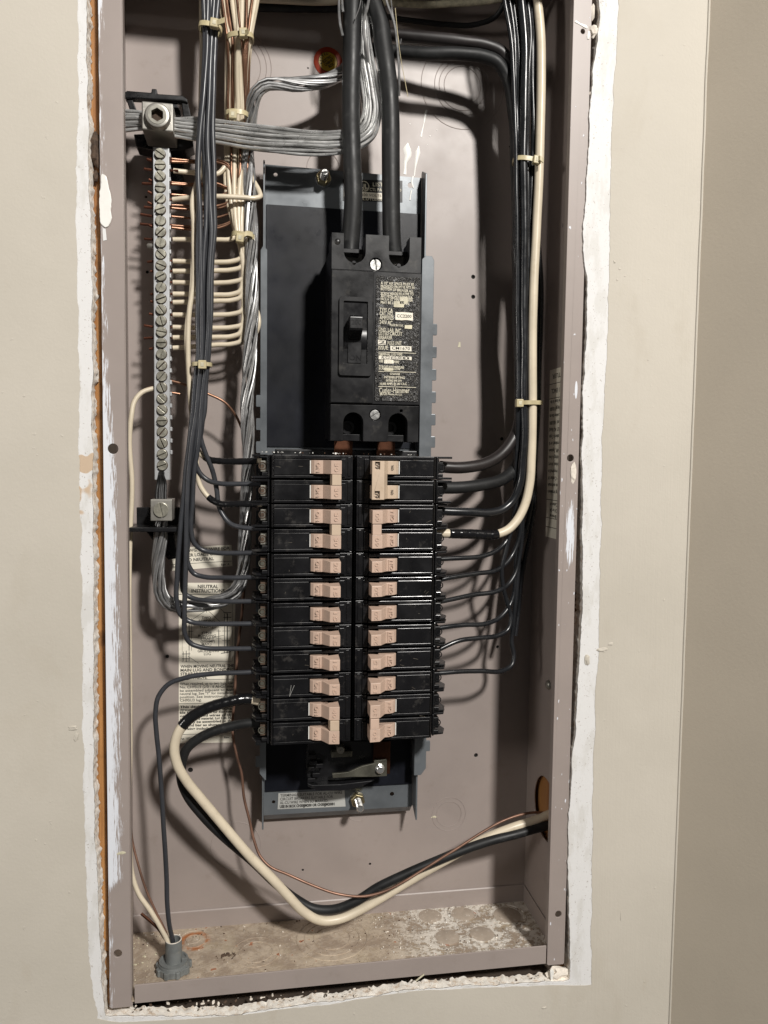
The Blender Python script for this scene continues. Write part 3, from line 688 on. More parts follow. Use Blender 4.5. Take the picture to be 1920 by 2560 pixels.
rail(-1, P(645, 614, 57).z, 146, 67.5, 76.3, 472); rail(1, P(1070, 640, 57).z, 143, 61.5, 75.5, 535.8)
# studs and nuts
def bolt(u, v, L=17):
    c = P(u, v, 75.9); part('nut', MB().lathe(c, (0, -1, 0), [(7.0, 0), (7.0, .6), (6.1, .8)], 24), 'steel_edge', pan, smooth=True)
    part('nut', MB().lathe(c + Vector((0, -.8, 0)), (0, -1, 0), [(6.6, 0), (6.6, 4.2), (5.6, 5.2)], 6), 'brass_nut', pan, bevel=.2)
    prof = [(3.1, 5)]
    h = 5.0
    while h < L - 1.5: prof += [(3.3, h + .35), (2.9, h + .7)]; h += .8
    prof += [(2.9, L - 1), (2.3, L)]
    part('stud', MB().lathe(c, (0, -1, 0), prof, 18), 'zinc_screw', pan, smooth=True)
bolt(808, 448, 17); bolt(893, 1996, 22)
sticker('sticker', [(857, 448), (1006, 452), (1006, 506), (857, 502)], 75.9, 'black_matte',
        [(.50, .80, .22, 4.6, 'LISTED', .04), (.25, .98, .46, 3.6, 'CLASS CTL PANELBOARD', .04), (.33, .95, .90, 3.4, 'CUTLER-HAMMER', .09)], parent=pan, ink='pale_ink', label='black and silver listing plate')
c = P(910, 466, 75.5); t_ = MB().ring(c, (0, 1, 0), 4.2, .35, 24, 5); put_text(t_, 'UL', 5, c + Vector((0, -.1, 0)), bold=.15); part('listing_mark', t_, 'pale_ink', pan)
c0 = P(860, 484, 75.4); mb = MB(); mb.box(c0.x, c0.x + 47, 75.3, 75.5, c0.z - 2.5, c0.z + 2.5); s = part('rating_strip', mb, 'paper', pan)
tb = MB(); put_text(tb, 'AMPS 200 VOLTS 120/240', 3, (c0.x + 25, 75.1, c0.z), fit=40); part('lettering', tb, 'grey_ink', s)
# paint run on the pan corner
blob([(1033, 440), (1030, 456), (1034, 470)], 75.6, [.6, .9, .4], h=.2, parent=pan); blob([(1029, 476), (1026, 490), (1025, 500)], 75.6, [.7, .4, .6], h=.2, parent=pan)
sticker('sticker', [(696, 1983), (861, 1975), (864, 2016), (694, 2023)], 75.9, 'silver_paper',
        [(.03, .97, .15, 3.6, 'TERMINALS SUITABLE FOR AL-CU WIRE', .03), (.03, .83, .38, 3.6, 'CIRCUIT BREAKERS SUITABLE FOR', .03), (.03, .76, .61, 3.6, 'AL-CU WIRE WHEN SO MARKED.', .03), (.03, .86, .85, 3.4, 'USE IN BOX CH30JJM200 OR CH30JJM200H', .16)], parent=pan, label='silver sticker about terminals suitable for AL-CU wire')
# bus bars and the moulded support under the breakers
def cop(u0, u1, v0, v1, y, t=4, m='bus_copper', n='bus_bar'):
    a, b = P(u0, v0, y), P(u1, v1, y); mb = MB(); mb.box(a.x, b.x, y, y + t, b.z, a.z); part(n, mb, m, pan, bevel=.4)
cop(836, 881, 1098, 1150, 42); cop(943, 987, 1098, 1150, 42)
cop(934, 975, 1855, 1935, 52)
mb = MB(); mb.box(126, 247, 58, 74, 200, 428); part('bus_support', mb, 'black_plastic', pan, bevel=1)
# moulded base below the last breakers
a = P(765, 1855, 60); b = P(940, 1965, 60)
mb = MB(); ol = [xz(u, v, 60) for u, v in ((770, 1850), (935, 1850), (938, 1935), (905, 1962), (860, 1972), (800, 1972), (768, 1955), (765, 1900))]
mb.prism(ol, 58, 74, 'y'); part('bus_support', mb, 'black_plastic', pan, bevel=.8)
mb = MB(); ol = [xz(u, v, 54) for u, v in ((768, 1953), (780, 1958), (850, 1956), (935, 1946), (900, 1964), (850, 1973), (790, 1972), (770, 1962))]
mb.prism(ol, 50, 58, 'y'); part('support_lip', mb, 'worn_patch' if False else 'black_matte', pan, bevel=.6)
for k, (u, v) in enumerate(((780, 1890), (783, 1905), (776, 1920), (790, 1935), (778, 1948), (798, 1912))):
    p = P(u, v, 55); mb = MB(); mb.box(p.x - 3.2, p.x + 3.2, 52, 58.3, p.z - 1.8, p.z + 1.8); part('support_rib', mb, 'black_matte', pan, bevel=.4)
mb = MB(); ol = [xz(u, v, 48) for u, v in ((830, 1934), (870, 1930), (905, 1915), (935, 1908), (935, 1901), (967, 1898), (967, 1940), (930, 1942), (880, 1942), (832, 1945))]
mb.prism(ol, 47.5, 50, 'y'); part('bonding_strap', mb, 'strap_metal', pan, bevel=.4)
p = P(950, 1923, 46); part('bolt', MB().lathe(p + Vector((0, 1.4, 0)), (0, -1, 0), [(4.2, 0), (4.2, .6), (3.4, .7), (3.4, 3.2), (2.8, 3.7)], 12), 'zinc_screw', pan, bevel=.15)
p = P(852, 1875, 46); part('bolt', MB().lathe(p + Vector((0, 10, 0)), (0, -1, 0), [(3.4, 0), (3.4, 10), (2.9, 10.8), (.8, 10.8), (.8, 10.2)], 16), 'dull_metal', pan, bevel=.15)
mb = MB(); a = P(828, 1878, 52); b = P(880, 1890, 52); mb.box(a.x, b.x, 50, 56, b.z, a.z); part('bus_clip', mb, 'strap_metal', pan, bevel=.6)
# ------------------------------------------------------------------ main breaker
X0, X1, ZT, ZB = 168.0, 238.6, 594.8, 434.4
mainb = thing('main_breaker', 'large black two-pole 200 amp main breaker above the two columns', 'main breaker', ((X0 + X1) / 2, 74, ZB))
def q(u, v, y=15): return xz(u, v, y)
def usl(x0, x1, zb):             # U slot open at the top
    r = (x1 - x0) / 2; cx = (x0 + x1) / 2
    return [(x0, ZT), (x0, zb + r)] + [(cx - r * math.cos(math.pi * i / 10), zb + r - r * math.sin(math.pi * i / 10)) for i in range(1, 10)] + [(x1, zb + r), (x1, ZT)]
o = [(X0, 567.3), (X0, ZT)] + usl(177.3, 194.6, 572.5) + usl(212.8, 229.4, 571.5) + [(X1, ZT), (X1, 567.3)]
sc1 = xz(940, 660, 14); sc2 = xz(938, 1037, 14)
plate2d('upper_cover', [o], [circ(*sc1, 5.2), circ(*q(885, 657), 1.6, 12), circ(*q(997, 664), 1.6, 12)], 15, 30, 'black_matte', mainb, bevel=.5)
def dsl(x0, x1, zt):
    r = (x1 - x0) / 2; cx = (x0 + x1) / 2
    return [(x1, ZB), (x1, zt - r)] + [(cx + r * math.cos(math.pi * i / 10), zt - r + r * math.sin(math.pi * i / 10)) for i in range(1, 10)] + [(x0, zt - r), (x0, ZB)]
o = [(X0, 463), (X1, 463), (X1, ZB)] + dsl(214.2, 229.6, 457) + dsl(178.2, 194, 457) + [(X0, ZB)]
plate2d('lower_cover', [o], [circ(*sc2, 4.6), circ(*q(1003, 1027), 1.2, 10)], 15, 30, 'black_matte', mainb, bevel=.5)
# body behind, with chambers left open under the slots
mb = MB()
mb.box(X0 + .4, X1 - .4, 46, 74, ZB + 2, ZT - 7)
mb.box(X0 + .4, X1 - .4, 30.2, 46, 463, 567)
for a, b in ((X0 + .4, 176.8), (195.2, 212.2), (230, X1 - .4)):
    mb.box(a, b, 30.2, 46, 567, ZT - 1); mb.box(a, b, 30.2, 46, ZB + 1, 463)
mb.box(176.8, 195.2, 30.2, 46, 567, 569.5); mb.box(212.2, 230, 30.2, 46, 567, 569.5)
part('case', mb, 'black_matte', mainb, bevel=.4)
mb = MB(); mb.box(176.8, 230, 42.5, 45.9, 569.6, 588); part('lug', mb, 'lug_metal', mainb, bevel=.4)
for cx in (186, 221):
    mb = MB(); mb.box(cx - 8.4, cx + 8.4, 28, 31.5, 583.5, 586.8); part('slot_bridge', mb, 'black_matte', mainb, bevel=.3)
    part('lug_screw', MB().lathe((cx - 2, 45, 446), (0, -1, 0), [(6.5, 0), (6.5, 9), (5.5, 10), (3.2, 10), (3.0, 6)], 20), 'black_plastic', mainb, smooth=True)
    mb = MB(); mb.box(cx - 7.8, cx + 7.8, 22, 25, ZB + .4, 440); part('slot_bridge', mb, 'black_matte', mainb, bevel=.3)
# middle face, standing proud, recessed for the label
fx = 201.0
mb = MB(); mb.box(X0 - .3, X1 + .6, 13.6, 30, 463.6, 566.8); part('front_cover', mb, 'black_matte', mainb, bevel=.6)
mb = MB(); mb.box(X0, fx, 12.6, 13.5, 464.4, 566); part('front_panel', mb, 'black_matte', mainb, bevel=.3)
# escutcheon with the handle opening
ox0, ox1, oz0, oz1 = q(846, 845)[0], q(928, 845)[0], q(888, 941)[1], q(888, 745)[1]
ix0, ix1, iz0, iz1 = q(857, 845)[0], q(917, 845)[0], q(888, 911)[1], q(888, 756)[1]
plate2d('escutcheon', [rrect(ox0, ox1, oz0, oz1, 2.5)], [rrect(ix0, ix1, iz0, iz1, 1.0)], 10.2, 12.5, 'black_matte', mainb, bevel=.5)
mb = MB(); mb.box(ix0, ix1, 12.0, 12.55, iz0, iz1); e = part('handle_well', mb, 'black_gloss', mainb)
# curved cradle of the toggle: gloss cylinder segment either side
zc = P(890, 835, 10).z; cyl = []
for i in range(17):
    t = math.radians(-62 + 124 * i / 16); cyl.append((13.0 - 4.4 * math.cos(t) + 2.2, zc + 13.5 * math.sin(t) * .82 - 4))
mb = MB(); mb.prism([(12.2, cyl[0][1])] + cyl + [(12.2, cyl[-1][1])], ix0 + .3, ix1 - .3, 'x'); part('toggle_drum', mb, 'black_gloss', mainb, bevel=.3, smooth=True)
hx0, hx1 = P(873, 815, 2).x, P(906, 815, 2).x; hz1, hz0 = P(890, 788, 0).z, P(890, 826, 0).z
mb = MB(); mb.prism([(11, hz1 - 1), (-.5, hz1), (-2.2, hz1 - 1.5), (-2.2, hz0 + 1.5), (-1.2, hz0), (11, hz0 - 6)], hx0, hx1, 'x'); h = part('handle', mb, 'black_gloss', mainb, bevel=.6)
tb = MB(); put_text(tb, '200', 5.2, ((hx0 + hx1) / 2, -2.25, (hz0 + hz1) / 2), extr=.25, fit=7.8, bold=.05); part('lettering', tb, 'black_matte', h)
mb = MB(); mb.box(*[P(870, 860, 10).x, P(904, 860, 10).x], 10.9, 12.1, P(888, 908, 11).z, P(888, 849, 11).z); lo = part('handle_stop', mb, 'black_gloss', mainb, bevel=.3)
tb = MB(); put_text(tb, 'ON', 6, (P(888, 895, 11).x, 10.85, P(888, 895, 11).z), extr=.2, bold=.05); part('lettering', tb, 'black_matte', lo)
part('lock_hole', MB().lathe(P(888, 773, 12.5), (0, -1, 0), [(1.7, 0), (1.7, .12)], 16), 'dark_void', mainb)
# screws
def slotted(name, c, r, m, parent, ang, depth=2.0, h=1.2, sl=.28):
    seg = []
    for s_ in (1, -1):
        w_ = r * sl * .5; a0 = math.asin(w_ / r)
        arc = [(r * math.cos(t), s_ * r * math.sin(t)) for t in [a0 + (math.pi - 2 * a0) * i / 12 for i in range(13)]]
        seg.append(arc)
    mb = MB()
    for arc in seg: mb.prism(arc, -h, 0, 'y')
    mb.lathe((0, 0, 0), (0, 1, 0), [(r, .02), (r, depth)], 20)
    o = link(name, mb.mesh(name), m, parent, c, rot=(0, ang, 0), bevel=.15); return o
slotted('screw', Vector((sc1[0], 17.5, sc1[1])), 4.3, 'zinc_screw', mainb, math.radians(80))
slotted('screw', Vector((sc2[0], 16.5, sc2[1])), 3.9, 'zinc_screw', mainb, math.radians(-35))
c = P(844, 604, 15); part('rivet', MB().lathe((c.x, 15, c.z), (0, -1, 0), [(2.3, 0), (2.3, .3), (1.8, .7)], 16), 'black_matte', mainb, smooth=True)
# big torn label
LX0, LX1 = q(938, 845)[0], q(1046, 845)[0]
lz1, lz0 = q(985, 693)[1], q(985, 1003)[1]
mb = MB(); nx, nz = 26, 70; k = 0
for j in range(nz + 1):
    for i in range(nx + 1):
        x = LX0 + (LX1 - LX0) * i / nx; z = lz0 + (lz1 - lz0) * j / nz
        d = noise.fractal(Vector((x * .35, z * .28, 5)), .8, 2.1, 4) * .45
        mb.v.append((x, 13.0 - abs(d) - .1, z))
for j in range(nz):
    for i in range(nx):
        if noise.noise(Vector((i * .5, j * .35, 9))) > .58: continue
        a = j * (nx + 1) + i; mb.f.append((a, a + 1, a + nx + 2, a + nx + 1))
lab = part('rating_label', mb, 'crinkled_label', mainb, smooth=True, label='torn and crinkled black rating label')
def lrow(v, u0, st, sz, u1=None, m=None, bold=.08, drop=.0):
    bold = min(bold, .07)
    a = P(u0, v, 12); b = P(u1, v, 12) if u1 else None
    wd = (b.x - a.x) if b else None
    j = random.uniform(-.3, .3)
    put_text(tb, st, sz, (a.x + (wd / 2 if wd else 0), 12.2, a.z + j), random.uniform(-.03, .03), align='CENTER' if wd else 'LEFT', fit=wd, bold=bold)
random.seed(3); tb = MB()
for k, (st, u1) in enumerate((('A 1/2" AIR SPACE MUST BE', 1035), ('PROVIDED FROM VE NTS IN', 1036), ('BOTTOM OF BREAKER ALL', 1034), ('SCREW HEADS RELATIVE TO', 1034), ('ANY METAL-MOUNTING SUR-', 1033), ('FACE A 1/2" MIN OPEN AREA', 1032), ('MAY BE LE  FT 1/2 IN', 1022))):
    lrow(707 + k * 8.3, 952, st, 2.9, u1, bold=.14)
for v, u0, st, sz, u1 in ((775, 949, 'TYPE CA', 4.2, 982), (784, 949, 'CAT. NO.', 4.2, 983), (794, 949, 'AMPERES', 4.2, 984), (806, 949, '240V AC', 4.2, 981), (813, 975, 'MADE IN U.S.A.', 2.4, 1008), (824, 947, 'UND. LAB. INC.', 4.0, 1004), (834, 947, 'LISTED CIRCUIT', 4.0, 1006), (844, 947, 'BREAKER', 4.0, 981), (858, 969, 'POLE UNIT', 4.0, 1004), (869, 946, 'ISSUE', 4.2, 970), (885, 946, 'TERMINAL LUG WIRE', 2.8, 1006), (904, 948, 'USE 75 DEG. WIRE', 2.8, 998), (916, 947, 'TORQUE WIRE PRESSURE', 2.6, 1010), (922, 947, 'SCREW TO 250 IN', 2.6, 1000), (935, 975, 'CHANGE', 2.2, 1000), (943, 960, 'INTERRUPTING', 2.6, 1012), (951, 965, 'RATING RMS SYM', 2.4, 1004), (959, 950, '10,000 AMPS @ 240 V.A.C.', 2.6, 1018)):
    lrow(v, u0, st, sz, u1, bold=.08)
lrow(976, 948, 'Cutler-Hammer', 6.0, 1024, bold=.16); lrow(985, 950, 'EATON', 3.4, 968, bold=.2); lrow(986, 970, 'Milwaukee, Wis. U.S.A.', 2.0, 1005, bold=.05)
part('lettering', tb, 'pale_ink', lab)
def patch(u0, v0, u1, v1, st=None, m='paper'):
    a, b = P(u0, v0, 12), P(u1, v1, 12); o_ = rough_line([(a.x, a.z), (b.x, a.z), (b.x, b.z), (a.x, b.z), (a.x, a.z)], 1.0, .25, u0, .8)[:-1]
    s = plate2d('pale_field', [o_], [], 12.25, 12.4, m, lab)
    if st:
        t2 = MB(); put_text(t2, st, 3.4, ((a.x + b.x) / 2, 12.1, (a.z + b.z) / 2), fit=(b.x - a.x) * .85, bold=.03); part('lettering', t2, 'ink', lab)
patch(989, 780, 1032, 801, 'CC2200'); patch(945, 850, 965, 862, '2'); patch(976, 864, 1029, 878, 'CM1670'); patch(947, 889, 1029, 900, 'AL-CU #1/0-300 MCM'); patch(961, 899, 984, 909); patch(961, 919, 983, 927, m='worn_patch')
for u0, v0, u1, v1 in ((985, 752, 1010, 768), (1012, 812, 1030, 822), (1000, 742, 1020, 760)): patch(u0, v0, u1, v1, m='worn_patch')
mb = MB()
for v in (876 + 4, 928, 966): a, b = P(946, v, 12), P(1040, v, 12); mb.box(a.x, b.x, 12.2, 12.35, a.z - .22, a.z + .22)
part('rule', mb, 'pale_ink', lab)

# ------------------------------------------------------------------ branch breakers
PIT = 19.05; Z0 = 423.4
YF = 3.5
_bm = {}
def mirror(mb, sd):
    if sd > 0: return mb
    mb.v = [(-x, y, z) for x, y, z in mb.v]; return mb
def case_mesh(sd, kind):
    k = ('case', sd, kind)
    if k in _bm: return _bm[k]
    mb = MB(); h = PIT / 2 - .35
    # rear body
    mb.prism([(.8, 15), (65.5, 13), (65.5, 56), (.8, 56)], -h, h)
    # front face around the toggle opening
    mb.box(35.2, 62.5, YF + .5, 14.5, -6.3, 5.9)           # outer panel
    mb.box(1.6, 11.2, YF + 2.6, 14.8, -h + .2, h - .2)      # inner, stepped down
    mb.box(7.4, 11.1, YF + 1.0, 6.0, -h + 1.6, h - 2.6)
    mb.box(11.4, 62.8, YF, 14.6, 6.2, h - .5)               # ridge above
    mb.box(11.4, 62.6, YF + .3, 14.4, -h + .5, -6.6)        # ridge below
    mb.box(11.3, 12.2, YF + .9, 14.3, -6.5, 6.1)
    mb.box(3.2, 5.6, YF + 1.9, 6.0, -h + 2.2, h - 1.2)
    # chamfered shoulder and the groove beyond it
    mb.prism([(63.0, YF + .2), (64.4, YF + 1.5), (64.6, 13), (63.0, 13)], -h + .3, h - .3)
    mb.prism([(65.9, YF + 5.0), (67.2, YF + 5.0), (67.2, 40), (65.9, 40)], -h + .3, h - .3)
    # terminal cheeks
    for s_ in (1, -1):
        z0_, z1_ = (h - 1.7, h) if s_ > 0 else (-h, -h + 1.7)
        if kind == 'round':
            mb.prism([(67.4, 11), (76, 12.5), (79.2, 22), (77, 30), (79, 44), (67.4, 48)], z0_, z1_)
        else:
            mb.prism([(67.4, 9), (79.0, 10.2), (79.6, 13.5), (75.5, 20), (77.5, 44), (67.4, 48)], z0_, z1_)
    mb.box(67.4, 74, 34, 50, -h + 1.9, h - 1.9)
    mb.box(67.3, 71.5, 9.5, 12, -h + 1.9, -h + 4.6)
    me = mirror(mb, sd).mesh('case'); _bm[k] = me; return me
def toggle_mesh(sd, tie=None):
    k = ('tog', sd, tie)
    if k in _bm: return _bm[k]
    mb = MB(); zt, zb = (5.2, -5.2) if tie else (4.9, -4.9)
    # pad with rounded outer corner
    pad = [(20, YF + 3), (20, -.3), (24.4, -.3), (29, .1), (32, 1.4), (34.2, 4.0), (34.2, YF + 6)]
    mb.prism(pad, zb, zt)
    if tie is None:
        # handle tapering outwards, its lower edge dropping towards the tip
        a = [(25.4, -.2, zt), (25.4, -.2, zb), (11.8, 4.8, zb), (11.8, 4.8, zt)]
        b = [(20.0, -9.2, zt - .7), (20.0, -9.2, zb + .5), (12.0, -9.9, zb + .5), (12.0, -9.9, zt - .7)]
        mb.hexa(a, b)
        mb.box(26.6, 27.2, -.75, .2, zb + .7, zt - .5)
    else:
        a = [(25.4, -.2, zt), (25.4, -.2, zb), (11.8, 4.8, zb), (11.8, 4.8, zt)]
        b = [(20.0, -9.2, zt), (20.0, -9.2, zb), (12.0, -9.9, zb), (12.0, -9.9, zt)]
        mb.hexa(a, b)
    me = mirror(mb, sd).mesh('toggle'); _bm[k] = me; return me
def small(k, fn, name):
    if k in _bm: return _bm[k]
    me = fn().mesh(name); _bm[k] = me; return me
def term_mesh(sd): return mirror(MB().prism([(67.6, 14), (72.6, 14), (72.6, 34), (67.6, 34)], -4.2, 4.4), sd)
def tscrew_mesh(sd): return mirror(MB().ring((71.2, 13.9, .2), (0, 1, 0), 2.7, .45, 18, 6).lathe((71.2, 13.9, .2), (0, -1, 0), [(1.6, 0), (1.6, .25)], 14), sd)
POLE_M = {1: 'black_gloss', -1: 'black_gloss'}
def pole(t, sd, zc, amps, kind, tie, first, m='peach'):
    W0 = WL[t.name]; c = Vector((XC, 0, zc))
    cs = link('case', case_mesh(sd, kind), 'black_gloss', t, c, bevel=.35)
    mk = link('marking_strip', small(('ind', sd, bool(tie)), lambda: mirror(MB().box(34.4, 35.1, YF + .2, 5, -5.0, 5.0), sd), 'marking_strip'), 'white_plastic' if tie else 'black_plastic', t, c)
    tg = link('toggle', toggle_mesh(sd, tie), m, t, c, bevel=.3)
    term = link('terminal', small(('term', sd, kind), lambda: term_mesh(sd), 'terminal'), ('dull_metal' if kind == 'square' else 'grime') if sd < 0 else 'black_matte', t, c, bevel=.3)
    sc = link('terminal_screw', small(('ts', sd, kind), lambda: tscrew_mesh(sd), 'terminal_screw'), ('grime' if kind == 'square' else 'strap_metal') if sd < 0 else 'black_matte', t, c); 
    rot = -math.pi / 2 if sd < 0 else math.pi / 2
    tb = MB(); put_text(tb, 'ON', 3.9, (sd * 29.3, -.35, 0), rot, extr=.3, bold=.02, fit=7.4); k = ('on', sd)
    if k not in _bm: _bm[k] = tb.mesh('lettering')
    if tie != 'wide': link('lettering', _bm[k], m, tg, c)
    if amps:
        k = ('amp', sd, amps)
        if k not in _bm:
            tb = MB(); put_text(tb, str(amps), 4.2, (sd * 16, -9.75, 0), rot, extr=.35, bold=.02, fit=6.6); _bm[k] = tb.mesh('lettering')
        link('lettering', _bm[k], m, tg, c)
def breaker(sd, row, n, amps, label, tie=None, kind='square', m='peach'):
    zc = Z0 - PIT * (row + .5); zb_ = Z0 - PIT * (row + n)
    t = thing('double_pole_breaker' if n == 2 else 'single_pole_breaker', label, 'circuit breaker', (XC + sd * 38, 56, zb_), 'branch breakers in the two columns')
    jit = random.uniform(-.25, .25)
    for k in range(n): pole(t, sd, zc - PIT * k + jit, amps if tie != 'wide' else None, kind, tie, k == 0, m)
    zm = zc - PIT * .5
    if tie == 'bar':
        mb = MB(); mb.hexa([(20.0, -1.5, 4.1), (20.0, -1.5, -4.1), (12.6, -1.5, -4.1), (12.6, -1.5, 4.1)], [(19.2, -9.6, 4.1), (19.2, -9.6, -4.1), (12.2, -10.1, -4.1), (12.2, -10.1, 4.1)])
        part('handle_tie', mirror(mb, sd), 'tan' if sd < 0 else m, t, bevel=.3, pos=(XC, 0, zm))
    elif tie == 'wide':
        x0_, x1_ = XC + sd * 11, XC + sd * 20.5
        def hz(zc_): return [(min(x0_, x1_) + 2.2, zc_ - 2.9), (max(x0_, x1_) - 3.4, zc_ - 2.9), (max(x0_, x1_) - 3.4, zc_ + 2.9), (min(x0_, x1_) + 2.2, zc_ + 2.9)]
        a = [(min(x0_, x1_), zm - 14.8), (max(x0_, x1_), zm - 14.8), (max(x0_, x1_), zm + 14.8), (min(x0_, x1_), zm + 14.8)]
        plate2d('handle_tie', [a], [hz(zm + PIT / 2 + 1.6), hz(zm - PIT / 2 - 1.6)], -12.2, -10.0, 'tan', t, bevel=.25)
        mb = MB(); mb.hexa([(20.3, -10, 14.6), (20.3, -10, -14.6), (11.2, -10, -14.6), (11.2, -10, 14.6)], [(24.6, -1, 14.6), (24.6, -1, -14.6), (13, -1, -14.6), (13, -1, 14.6)])
        part('handle_body', mirror(mb, sd), 'tan', t, bevel=.2, pos=(XC, 0, zm))
        for s_ in (1, -1):
            tb = MB(); put_text(tb, '60', 5.0, (XC + sd * 15.2, -10.25, zm + s_ * (PIT / 2 + 1.6)), math.pi / 2, extr=.1, bold=.02, fit=5.2); part('lettering', tb, 'ink', t)
            tb = MB(); put_text(tb, 'ON', 2.8, (XC + sd * 28.8, -.8, zm + s_ * PIT / 2), math.pi / 2, extr=.1, bold=.03, fit=3.6); part('lettering', tb, 'ink', t)
    scratches(t, sd, row, n, random.choice((1, 2, 3)))
    return t
def scratches(t, sd, row, n, k):
    zc = Z0 - PIT * (row + n / 2)
    for _ in range(k):
        x = XC + sd * random.uniform(36, 61); z = zc + random.uniform(-n * 8, n * 8); a = random.uniform(0, 6.3); L = random.uniform(1, 4.5)
        part('scratch', MB().tube([Vector((x, YF + .45, z)), Vector((x + L * math.cos(a), YF + .42, z + L * .6 * math.sin(a)))], .12, 4), 'grey_ink', t)
random.seed(11)
L_ = 'left column'; R_ = 'right column'
breaker(-1, 0, 2, 30, 'topmost two-pole breaker of the left column, 30 amp, scratched face', 'bar')
breaker(-1, 2, 2, 30, 'second two-pole 30 amp breaker down the left column', 'bar')
breaker(-1, 4, 1, 20, 'single pole 20 amp breaker, the uppermost single in the left column', kind='round')
breaker(-1, 5, 1, 15, 'single pole 15 amp breaker directly under the 20 amp one in the left column', kind='round')
breaker(-1, 6, 1, 15, 'second 15 amp single pole breaker down the left column', kind='round')
breaker(-1, 7, 1, 15, 'third 15 amp single pole breaker down the left column', kind='round')
breaker(-1, 8, 1, 15, 'fourth 15 amp single pole breaker down the left column', kind='round')
b10 = breaker(-1, 9, 1, 15, 'lowest 15 amp single breaker of the left column, white scratch on its face', kind='round')
breaker(-1, 10, 2, 40, 'two-pole 40 amp breaker at the foot of the left column', 'bar', kind='round')
breaker(1, 0, 2, 60, 'topmost two-pole breaker of the right column with wide tan tie marked 60', 'wide', m='tan')
breaker(1, 2, 2, 60, 'second two-pole 60 amp breaker down the right column, fed by the cream wire', 'bar', kind='round')
breaker(1, 4, 1, 20, 'uppermost 20 amp single breaker in the right column', kind='round')
breaker(1, 5, 1, 20, 'second 20 amp single breaker down the right column', kind='round')
breaker(1, 6, 1, 20, 'third 20 amp single breaker down the right column', kind='round')
breaker(1, 7, 1, 20, 'lowest 20 amp single breaker in the right column', kind='round')
breaker(1, 8, 1, 15, 'upper 15 amp single breaker in the right column', kind='round')
breaker(1, 9, 1, 15, 'lower 15 amp single breaker in the right column', kind='round')
breaker(1, 10, 2, 30, 'two-pole 30 amp breaker at the foot of the right column, stained toggle', 'bar', kind='round')
z = Z0 - PIT * 9.5
for pl in (((728, 1713), (736, 1713), (731, 1740), (724, 1741)),):
    a, b, c_, d_ = [P(u, v, YF) for u, v in pl]
    mb = MB(); mb.tube([Vector((a.x, YF - .0, a.z)), Vector((d_.x, YF, d_.z))], .15, 5); mb.tube([Vector((b.x, YF, b.z)), Vector((d_.x, YF, d_.z))], .15, 5)
    part('scratch', mb, 'silver_paper', b10)
# centre rail cover between the columns
# dust and plaster bits on top of the stack
sp_ = []
for k in range(38):
    u = 650 + random.random() * 400; sp_.append((P(u, 1130 + (u - 660) * .02, random.uniform(5, 14)), random.uniform(.25, .9)))
scatter('plaster_grit', 'drip_paint', sp_[:26], 3); scatter('copper_grit', 'copper', sp_[26:], 4)
# ------------------------------------------------------------------ neutral bar with lugs and brackets
bar = thing('neutral_bar', 'long aluminium neutral bar with a column of slotted screws, left of the breakers', 'terminal bar', (36.5, 55, 405))
def bx(v): return 36.9 - (v - 385) * 0.0018
zt_, zb_ = P(402, 368, 43).z, P(404, 1200, 43).z
plate2d('bar', [[(30.6, zb_), (42.4, zb_), (43.4, zt_), (31.2, zt_)]], [], 43, 54, 'bar_aluminium', bar, bevel=.5)
mb = MB(); zz = zt_ - 4
while zz > zb_ + 20:
    mb.box(42.6, 44.0, 46, 52, zz - 1.6, zz + 1.6); zz -= 9.27
part('bar_ribs', mb, 'bar_aluminium', bar, bevel=.3)
random.seed(21)
for i in range(29):
    v = 385 + i * 27.8; u = 400 + i * .215
    c = P(u, v, 42.4); c.y = 42.6 + random.uniform(-.7, .6)
    if i == 0: seat_me = MB().lathe((0, 0, 0), (0, -1, 0), [(4.3, -.2), (4.3, .06)], 24).mesh('screw_seat', True)
    link('screw_seat', seat_me, 'grime', bar, (c.x, 43.0, c.z))
    if i == 0:
        sm = slotted('screw', c, 3.8, 'screw_metal', bar, random.uniform(-1.5, 1.5), h=1.9, sl=.22)
    else:
        o = bpy.data.objects.new('screw', sm.data); C.objects.link(o); o.parent = bar; o.location = (c - WL[bar.name]) * S
        o.rotation_euler = (0, random.uniform(-1.5, 1.5), 0); b = o.modifiers.new('bevel', 'BEVEL'); b.width = .00015; b.segments = 2; b.limit_method = 'ANGLE'
# upper lug
lug = thing('service_neutral_lug', 'large square lug with a hex socket screw at the top of the neutral bar', 'cable lug', (36.5, 60, 666))
mb = MB(); mb.box(25.1, 48, 28, 61, 666.2, 687); part('lug_block', mb, 'lug_metal', lug, bevel=.9)
c = Vector((37.0, 28, 675.6))
mb = MB().lathe(c, (0, -1, 0), [(9.6, 0), (9.6, 3.2), (8.6, 4.8), (6.6, 5.4), (5.4, 5.2)], 30)
mb.f.pop(); n_ = len(mb.v)
part('socket_screw', mb, 'lug_metal', lug, smooth=True)
hexo = [(5.3 * math.cos(math.radians(30 + 60 * i)), 5.3 * math.sin(math.radians(30 + 60 * i))) for i in range(6)]
plate2d('socket_rim', [[(c.x + a, c.z + b) for a, b in circ(0, 0, 6.9, 30)]], [[(c.x + a * .92, c.z + b * .92) for a, b in hexo]], 22.4, 27.9, 'dull_metal', lug, bevel=.3)
mb = MB(); mb.lathe((c.x, 27.5, c.z), (0, -1, 0), [(5.6, 0), (5.6, .3)], 20); part('socket_floor', mb, 'grime', lug)
